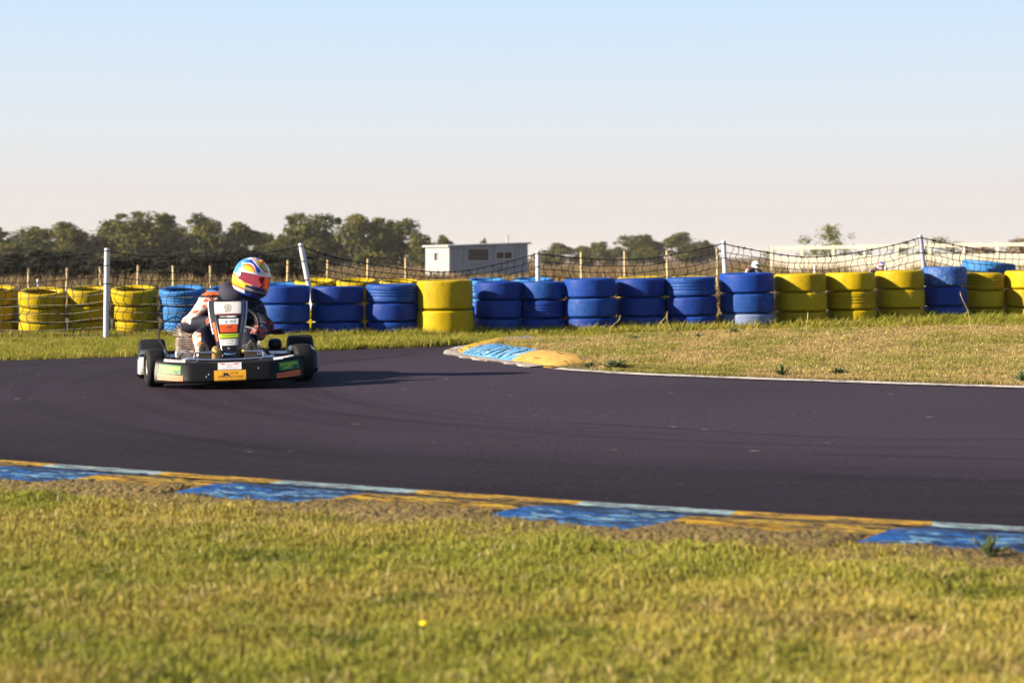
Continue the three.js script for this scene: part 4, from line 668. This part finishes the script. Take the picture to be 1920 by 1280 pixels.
    if (!bare) for (const [x0, x1, yb] of xs) part('pod_sticker', gridGeo(3, 8, (u, v) => { const x = lerp(x0, x1, u), y = lerp(yb, .19, v), f = 1; const out = Math.max(0, Math.abs(x) - .612), c = Math.max(0, y - .155); return [x, y, -.2165 - .055 * f * sst(-.02, .09, y - .128) - out * out * 14 - c * c * 6]; }), sticker(pm), pod);
  }
  // wheels
  const tyre = (R, w) => { const e = .028, pts = [[R * .55, -w * .42], [R * .72, -w * .5], [R - e, -w * .5 + .004], [R - e * .3, -w * .5 + e * .35], [R, -w * .5 + e], [R + .001, 0], [R, w * .5 - e], [R - e * .3, w * .5 - e * .35], [R - e, w * .5 - .004], [R * .72, w * .5], [R * .55, w * .42], [R * .55, -w * .42]]; const g = new THREE.LatheGeometry(pts.map((q) => new THREE.Vector2(...q)), 48); g.rotateZ(Math.PI / 2); return g; };
  const rim = (R, w) => { const pts = [[.02, -.01], [R * .4, -.008], [R * .46, -w * .36], [R * .56, -w * .41], [R * .56, w * .41], [R * .46, w * .36], [R * .4, .006], [.02, .008]]; const g = new THREE.LatheGeometry(pts.map((q) => new THREE.Vector2(...q)), 32); g.rotateZ(Math.PI / 2); return g; };
  const ft = tyre(.134, .135), fr = rim(.134, .135), bt = tyre(.14, .205), br = rim(.14, .205);
  for (const s of [-1, 1]) {
    const w = part('front_wheel', ft, tyreRubber, kart); w.position.set(s * .515, .134, .02); w.rotation.y = 9 * DEG; part('rim', fr, alloy, w); part('hub', rod([-.03, 0, 0], [.03, 0, 0], .025, 12), satin, w);
    const q = part('rear_wheel', bt, tyreRubber, kart); q.position.set(s * .565, .14, -1.04); part('rim', br, alloy, q); part('hub', rod([-.05, 0, 0], [.05, 0, 0], .03, 12), satin, q);
  }
  // seat, steering, tank, pedals
  part('seat', slab(18, 26, (u, v) => { const s = 2 * u - 1, a = lerp(-.15, 1.95, v), side = s * s; return [s * (.17 + .03 * sst(.3, 1, v)), .075 + (v < .4 ? .02 * side : 0) + Math.max(0, v - .35) ** 1.1 * .58 + .085 * side * (1 - .3 * v), -.52 - .30 * sst(0, .5, v) - .16 * sst(.4, 1, v) + .10 * side * sst(.35, .7, v)]; }, .006), glossBlack, kart);
  const sw = new THREE.TorusGeometry(.155, .0135, 12, 44), st = part('steering_wheel', sw, satin, kart); st.position.set(.07, .405, -.31); st.rotation.set(-38 * DEG, 0, -20 * DEG); part('wheel_spoke', merge([rod([-.15, 0, 0], [.15, 0, 0], .009), rod([0, -.15, 0], [0, 0, 0], .009)]), alloy, st); part('steering_column', rod([.05, .38, -.28], [.01, .08, .05], .01), chrome, kart);
  part('fuel_tank', box(.15, .2, .2, -.045, .165, -.05, .03), tankMat, kart); part('tank_cap', rod([-.05, .262, -.08], [-.05, .288, -.08], .024, 14), satin, kart);
  for (const s of [-1, 1]) { const pd = part('pedal', merge([rod([s * .10, .235, .17], [s * .235, .235, .17], .0075), tube([[s * .235, .235, .17], [s * .245, .16, .15], [s * .235, .065, .1]], .0075, 12)]), chrome, kart); part('pedal_cap', rod([s * .088, .235, .17], [s * .104, .235, .17], .0115, 12), yellowCap, pd); }
  // engine with cooling fins on the kart's right
  const en = part('engine', merge([box(.15, .16, .22, -.31, .135, -.60, .02), rod([-.31, .2, -.6], [-.31, .37, -.6], .052, 20), box(.11, .06, .1, -.30, .1, -.46, .012)]), alloy, kart);
  for (let i = 0; i < 8; i++) part('cooling_fin', box(.15 - .004 * (i % 2), .0045, .15, -.305, .205 + i * .0135, -.60, .002), finMat, en);
  for (let i = 0; i < 13; i++) { const a = lerp(172, 28, i / 12) * DEG, g = new THREE.BoxGeometry(.098, .0048, .14); g.translate(.062, 0, 0); g.rotateZ(a); g.translate(-.29, .315, -.6); part('cooling_fin', g, finMat, en); }
  part('spark_plug', rod([-.31, .36, -.6], [-.31, .41, -.6], .011, 10), satin, en); part('plug_lead', tube([[-.31, .41, -.6], [-.36, .46, -.62], [-.45, .43, -.6], [-.50, .33, -.52], [-.46, .25, -.40], [-.40, .16, -.25]], .0055, 40, 6), satin, en);
  part('clutch_cover', rod([-.26, .12, -.485], [-.26, .12, -.43], .055, 22), std(lin(.05, .03, .03), .4), en);
  part('exhaust', merge([tube([[-.30, .25, -.70], [-.28, .26, -.82], [-.2, .24, -.95], [0, .2, -1.14]], .028, 24, 10), rod([0, .2, -1.14], [.26, .2, -1.16], .045, 14)]), finMat, kart);
  part('air_box', box(.1, .08, .16, .36, .23, -.78, .03), satin, kart); part('air_intake', merge([rod([.36, .33, -.6], [.42, .335, -.56], .022, 14), rod([.31, .33, -.62], [.36, .33, -.6], .018, 12)]), satin, kart);
  part('brake_block', merge([box(.09, .055, .13, .30, .14, -.17, .012), rod([.24, .21, -.02], [.30, .165, -.14], .008), rod([.26, .22, -.15], [.36, .13, -.28], .01)]), satin, kart); part('brake_reservoir', box(.07, .022, .05, .29, .178, -.14, .006), chrome, kart);
  part('throttle_cable', tube([[-.17, .22, .12], [-.3, .16, .06], [-.36, .15, -.12], [-.33, .2, -.4]], .005, 26, 6), satin, kart);
  part('front_tube', merge([tube([[-.36, .13, .02], [-.31, .185, .10], [-.25, .2, .12], [-.19, .2, .12]], .008, 18), tube([[.36, .13, .02], [.31, .16, .08], [.25, .2, .10], [.18, .205, .12]], .008, 18)]), chrome, kart);
  return kart;
}

// ------------------------------------------------------------------ drivers
const J = { pelvis: [0, .18, -.80], belly: [.015, .33, -.78], chest: [.04, .49, -.70], neck: [.10, .61, -.63], head: [.165, .70, -.585],
  shR: [-.125, .555, -.66], elR: [-.275, .40, -.56], wrR: [-.125, .435, -.345], shL: [.20, .505, -.66], elL: [.285, .375, -.545], wrL: [.235, .345, -.37],
  hipR: [-.09, .17, -.76], knR: [-.18, .315, -.30], anR: [-.165, .105, .045], hipL: [.09, .17, -.76], knL: [.145, .30, -.30], anL: [.145, .105, .045] };
function suitSDF(x, y, z) {
  const c = (a, b, ra, rb) => cap(x, y, z, J[a], J[b], ra, rb);
  let d = c('pelvis', 'belly', .145, .135); d = smin(d, c('belly', 'chest', .135, .15), .09); d = smin(d, c('chest', 'neck', .12, .06), .09); d = smin(d, c('chest', 'shR', .11, .075), .08); d = smin(d, c('chest', 'shL', .11, .07), .08);
  d = smin(d, c('neck', 'head', .058, .06), .05); d = smin(d, ell(x, y, z, J.head, [.08, .11, .09]), .03);
  d = smin(d, c('shR', 'elR', .073, .058), .06); d = smin(d, c('elR', 'wrR', .058, .038), .035); d = smin(d, c('shL', 'elL', .07, .054), .06); d = smin(d, c('elL', 'wrL', .055, .038), .035);
  d = smin(d, c('pelvis', 'hipR', .13, .105), .07); d = smin(d, c('pelvis', 'hipL', .13, .105), .07);
  d = smin(d, c('hipR', 'knR', .10, .068), .06); d = smin(d, c('knR', 'anR', .068, .046), .03); d = smin(d, c('hipL', 'knL', .10, .066), .06); d = smin(d, c('knL', 'anL', .066, .046), .03);
  return d + .0045 * (noise(x * 18, y * 18, z * 18) + .6 * noise(x * 40, y * 26, z * 40));     // folds of cloth
}
const NAVY = [.008, .0095, .021], WHITE = [.55, .50, .48], ORANGE = [.52, .10, .02], RED = [.42, .035, .02], GREY = [.10, .105, .14];
function suitColour(x, y, z) {
  const n = noise(x * 26, y * 26, z * 26), side = (a, b, o) => { const A = J[a], B = J[b], t = clamp(((x - A[0]) * (B[0] - A[0]) + (y - A[1]) * (B[1] - A[1]) + (z - A[2]) * (B[2] - A[2])) / V(...A).distanceToSquared(V(...B)), -.25, 1.2), p = [0, 1, 2].map((k) => lerp(A[k], B[k], t)); return [(x - p[0]) * o[0] + (y - p[1]) * o[1] + (z - p[2]) * o[2], t, Math.hypot(x - p[0], y - p[1], z - p[2])]; };
  const print = () => (n > .26 ? ORANGE : n < -.4 ? RED : n > .21 || n < -.34 ? [.55, .30, .20] : WHITE);
  if (x < -.02 && z < -.33 && y > .3) { const [s, t, r] = side('shR', 'elR', [-.62, .70, .35]); if (r < .1 && t < 1.12) { if (s > .018) return t < .12 && y > .60 ? (y > .618 ? ORANGE : NAVY) : print(); if (s > .008) return ORANGE; } }
  if (x > .08 && z < -.33 && y > .27) { const [s, t, r] = side('elL', 'wrL', [.85, .2, .45]); if (r < .085 && t > -.15) { if (t > .72) return n > .22 ? RED : GREY; if (s > .03 && Math.abs(n) < .09) return RED; } const [s2, t2, r2] = side('shL', 'elL', [.5, .1, .86]); if (r2 < .1 && s2 > .05 && Math.abs(t2 - .45) < .05 && n > .1) return RED; }
  if (x < -.1 && y < .36 && z > -.75) { const [s, t, r] = side('hipR', 'knR', [-.95, .2, .1]), [s3, t3, r3] = side('knR', 'anR', [-.97, .1, .1]); if ((r < .115 && s > .045 && t > .3) || (r3 < .09 && s3 > .028 && t3 < .9)) return print(); }
  if (y > .25 && Math.abs(n) < .03 && x > .02 && z > -.72) return GREY;
  return NAVY;
}
const suitMat = std(0xffffff, .72, { vertexColors: true }), gloveMat = std(0xffffff, .7, { vertexColors: true }), shoeMat = std(lin(.03, .03, .04), .6), soleMat = std(lin(.18, .14, .095), .75), collarMat = std(lin(.03, .03, .052), .8);
function gloveGeo(C, t, n, b, wrist, flip) {                                // a hand closed round the rim of the steering wheel
  const P = (a, q, e) => [C[0] + t.x * a + n.x * q + b.x * e, C[1] + t.y * a + n.y * q + b.y * e, C[2] + t.z * a + n.z * q + b.z * e], caps = [];
  const palm = [P(0, .035, .028), P(0, .012, .034)];
  for (let i = 0; i < 4; i++) { const a = (i - 1.5) * .0215 * flip, l = [1, 1.08, 1.04, .86][i], k = [P(a * .9, .047, .016), P(a, .040, -.018 * l), P(a, .004, -.033 * l), P(a, -.024 * l, -.018), P(a, -.026 * l, .0)]; caps.push([k[0], k[1], .0115, .0108], [k[1], k[2], .0108, .0100], [k[2], k[3], .0100, .0092], [k[3], k[4], .0092, .0086]); }
  const th = [P(.030 * flip, .03, .036), P(.052 * flip, .012, .034), P(.056 * flip, -.016, .024), P(.05 * flip, -.026, .004)]; caps.push([th[0], th[1], .014, .0125], [th[1], th[2], .0125, .0108], [th[2], th[3], .0108, .0095]);
  const sdf = (x, y, z) => { let d = smin(cap(x, y, z, P(-.024 * flip, .040, .018), P(-.02 * flip, .02, .036), .019, .017), cap(x, y, z, P(.024 * flip, .040, .018), P(.022 * flip, .022, .036), .019, .018), .02); d = smin(d, cap(x, y, z, P(0, .042, .022), wrist, .024, .036), .03); for (const [a, e, r, s] of caps) d = smin(d, cap(x, y, z, a, e, r, s), .006); return d; };
  const lo = [0, 1, 2].map((k) => Math.min(C[k], wrist[k]) - .085), hi = [0, 1, 2].map((k) => Math.max(C[k], wrist[k]) + .085);
  return netMesh(sdf, lo, hi, .0038, (x, y, z) => { const m = noise(x * 34, y * 34, z * 34); return m > .14 ? [.42, .045, .018] : m < -.12 ? [.02, .02, .03] : [.12, .12, .155]; });
}
function helmetSDF(x, y, z) { let d = ell(x, y, z, [0, .012, -.012], [.128, .137, .15]); d = smin(d, ell(x, y, z, [0, -.072, .052], [.104, .075, .102]), .05); d = smin(d, ell(x, y, z, [0, -.06, -.03], [.115, .09, .115]), .04); return Math.max(d, -.132 - y + .25 * Math.min(0, z)); }
function onHelmet(az, el, off) { const dx = Math.sin(az) * Math.cos(el), dy = Math.sin(el), dz = Math.cos(az) * Math.cos(el); let r = .05; for (let i = 0; i < 60; i++) { const s = helmetSDF(dx * r, dy * r, dz * r); r += -s * .7; if (Math.abs(s) < 1e-5) break; } r += off; return [dx * r, dy * r, dz * r]; }
const HB = [.010, .035, .28], HL = [.03, .18, .52], HY = [.60, .38, .012], HO = [.60, .12, .012], HR = [.42, .012, .02], HW = [.62, .61, .62], HG = [.36, .34, .006], HN = [.008, .010, .036];
function flames(x, y, z) {
  const az = Math.atan2(Math.abs(x), z) / DEG, el = y;                       // mirrored left and right
  const band = (f, fill) => (f > .014 ? fill : f > .008 ? HR : f > 0 ? HW : null);
  if (y < -.104 + .0004 * (az - 40) * (az > 40 ? 1 : 0) * .2) return y < -.116 || az < 55 ? HB : HW;
  if (z > .07 && y < -.045) return Math.abs(y + .068) < .003 || Math.abs(y + .078) < .003 ? [.35, .36, .42] : HN;
  // lower flame running forward along the jaw
  const top1 = .0 - .00032 * (100 - az) * (az < 100 ? 1 : .4) - .012 * Math.sin(az * .11 + .6) * sst(20, 60, 110 - az), f1 = Math.min(top1 - y, y + .098); let c = az > 38 ? band(f1, f1 > .030 ? HY : f1 > .02 ? [.85, .36, .02] : HO) : null; if (c) return c;
  // crown stripe
  const g = Math.hypot(x / .062, (z - .035) / .10), f3 = (1 - g) * .06; if (y > .07) { const e = (1 - Math.hypot(x / .036, (z - .01) / .04)) * .04; const r = band(e, HB); if (r) return r; const q = band(f3, HG); if (q) return q; } else if (z > .06 && Math.abs(x) < .052 && y > .03) { const q = band(.052 - Math.abs(x), HG); if (q) return q; }
  // upper flame sweeping back from above the visor
  const mid = .062 + .00055 * (az - 60), half = .042 * sst(18, 50, az) * (1 - sst(78, 112, az)) + .005 * Math.sin(az * .13), f2 = half - Math.abs(y - mid); c = band(f2, f2 > .024 ? HY : HO); if (c) return c;
  if (az < 36) return HB;
  return noise(x * 16, y * 12, z * 16) > .27 ? HW : y > .03 && az < 100 ? HB : HL;
}
const plain = (x, y, z) => (y < -.1 ? [.05, .05, .06] : [.82, .82, .84]);
const swirl = (x, y, z) => { const k = Math.sin(y * 70 + x * 30 + z * 20); return y > .09 ? [.05, .07, .4] : k > .1 ? [.75, .04, .08] : [.82, .80, .82]; };
const suitGeo = netMesh(suitSDF, [-.42, .0, -1.0], [.42, .86, .16], .0125, suitColour);
const wheelBasis = (() => { const q = new THREE.Quaternion().setFromEuler(new THREE.Euler(-38 * DEG, 0, -20 * DEG)); return (a) => { const n = V(Math.cos(a), Math.sin(a), 0).applyQuaternion(q), t = V(-Math.sin(a), Math.cos(a), 0).applyQuaternion(q), b = V(0, 0, -1).applyQuaternion(q); return [[.07 + n.x * .155, .405 + n.y * .155, -.31 + n.z * .155], t, n, b]; }; })();
const handR = wheelBasis(187 * DEG), handL = wheelBasis(-8 * DEG), gloveR = gloveGeo(...handR, J.wrR, -1), gloveL = gloveGeo(...handL, J.wrL, 1);
function shoeGeo(a, s) { return netMesh((x, y, z) => { let d = cap(x, y, z, [a[0], a[1] - .03, a[2] + .035], [a[0] + s * .01, a[1] + .165, a[2] + .085], .040, .034); d = smin(d, cap(x, y, z, a, [a[0], a[1] - .03, a[2] + .03], .052, .042), .03); return d; }, [a[0] - .07, a[1] - .1, a[2] - .07], [a[0] + .08, a[1] + .23, a[2] + .16], .0065); }
function soleGeo(a, s) { return slab(8, 14, (u, v) => { const w = .046 + .010 * Math.sin(v * 4.2 + .4) - .012 * Math.abs(v - .3) , e = Math.sqrt(Math.max(.02, 1 - Math.max(0, Math.abs(2 * v - 1) - .55) ** 2 / .2)); return [a[0] + s * .01 * v + (2 * u - 1) * w * e, a[1] - .068 + .27 * v, a[2] + .078 + .045 * v]; }, .012); }
const shoes = [shoeGeo(J.anR, -1), shoeGeo(J.anL, 1)], soles = [soleGeo(J.anR, -1), soleGeo(J.anL, 1)];
const hp = (paint) => netMesh(helmetSDF, [-.16, -.17, -.2], [.16, .18, .2], .0036, paint);
const visorGeo = gridGeo(40, 14, (u, v) => onHelmet(lerp(-92, 92, u) * DEG, lerp(-15, 19, v) * DEG * (1 - .25 * Math.abs(2 * u - 1) ** 3) + 1 * DEG, .0035)), trimGeo = gridGeo(40, 3, (u, v) => onHelmet(lerp(-80, 80, u) * DEG, (lerp(18.5, 24.5, v)) * DEG * (1 - .22 * Math.abs(2 * u - 1) ** 3) + 1 * DEG, .0042)), pivotGeo = new THREE.CylinderGeometry(.016, .018, .01, 18).rotateZ(Math.PI / 2);
function makeDriver(label, paint, visorMat, groupName) {
  const who = thing('person', label, 'person', groupName);
  part('body', suitGeo, suitMat, who);
  part('glove', gloveR, gloveMat, who); part('glove', gloveL, gloveMat, who);
  shoes.forEach((g, i) => { const s = part('shoe', g, shoeMat, who); part('sole', soles[i], soleMat, s); });
  const col = part('neck_collar', new THREE.TorusGeometry(.082, .05, 14, 36).rotateX(Math.PI / 2), collarMat, who); col.position.set(.075, .615, -.645); col.rotation.set(.35, 0, -.35); col.scale.set(1.05, 1.25, 1);
  const h = part('helmet', hp(paint), phys(0xffffff, .3, { vertexColors: true, clearcoat: .8, clearcoatRoughness: .06 }), who); h.position.set(.195, .742, -.575); h.rotation.set(17 * DEG, 38 * DEG, -9 * DEG, 'YXZ');
  part('visor', visorGeo, visorMat, h); part('visor_trim', trimGeo, std(lin(.55, .56, .60), .35, { metalness: .2 }), h);
  for (const s of [-1, 1]) { const p = part('visor_pivot', pivotGeo, std(lin(.7, .7, .72), .3), h); p.position.set(...onHelmet(s * 92 * DEG, 4 * DEG, .002)); }
  part('crown_vent', gridGeo(8, 6, (u, v) => onHelmet(lerp(-24, 24, u) * DEG, lerp(62, 80, v) * DEG, .004 + .012 * Math.sin(u * Math.PI) * Math.sin(v * Math.PI))), phys(lin(.75, .16, .03), .35), h); part('brow_vent', new THREE.BoxGeometry(.03, .01, .012).translate(...onHelmet(14 * DEG, 36 * DEG, .003)), phys(lin(.6, .55, .02), .3), h);
  return who;
}
const visorFire = phys(lin(.20, .03, .03), .06, { metalness: .85, clearcoat: 1, clearcoatRoughness: .03, iridescence: .0 });
visorFire.color.setRGB(.52, .045, .07);
{
  const k = makeKart('black racing kart number 9 with orange and white stickers on the track'), p = makeDriver('kart driver in navy suit and flame-painted helmet leaning into the bend', flames, visorFire);
  for (const o of [k, p]) { o.position.set(-2.014, .002, -11.39); o.rotation.set(0, 11 * DEG, 1.1 * DEG, 'YXZ'); o.position.y += .011; }
  const more = [[9.05, 58, .5, 'kart driver in a white helmet behind the blue tyres', plain, 'kart mostly hidden behind the tyres below the white helmet'], [13.1, 58, -.4, 'kart driver in a red and white helmet behind the yellow tyres', swirl, 'kart hidden behind the tyres below the red and white helmet']];
  for (const [x, d, turn, a, paint, b] of more) for (const o of [makeKart(b, null, true), makeDriver(a, paint, phys(lin(.02, .02, .025), .1))]) { o.position.set(x, groundH(x, d) + .06, -d); o.rotation.y = turn; }
}
renderer.render(scene, camera);
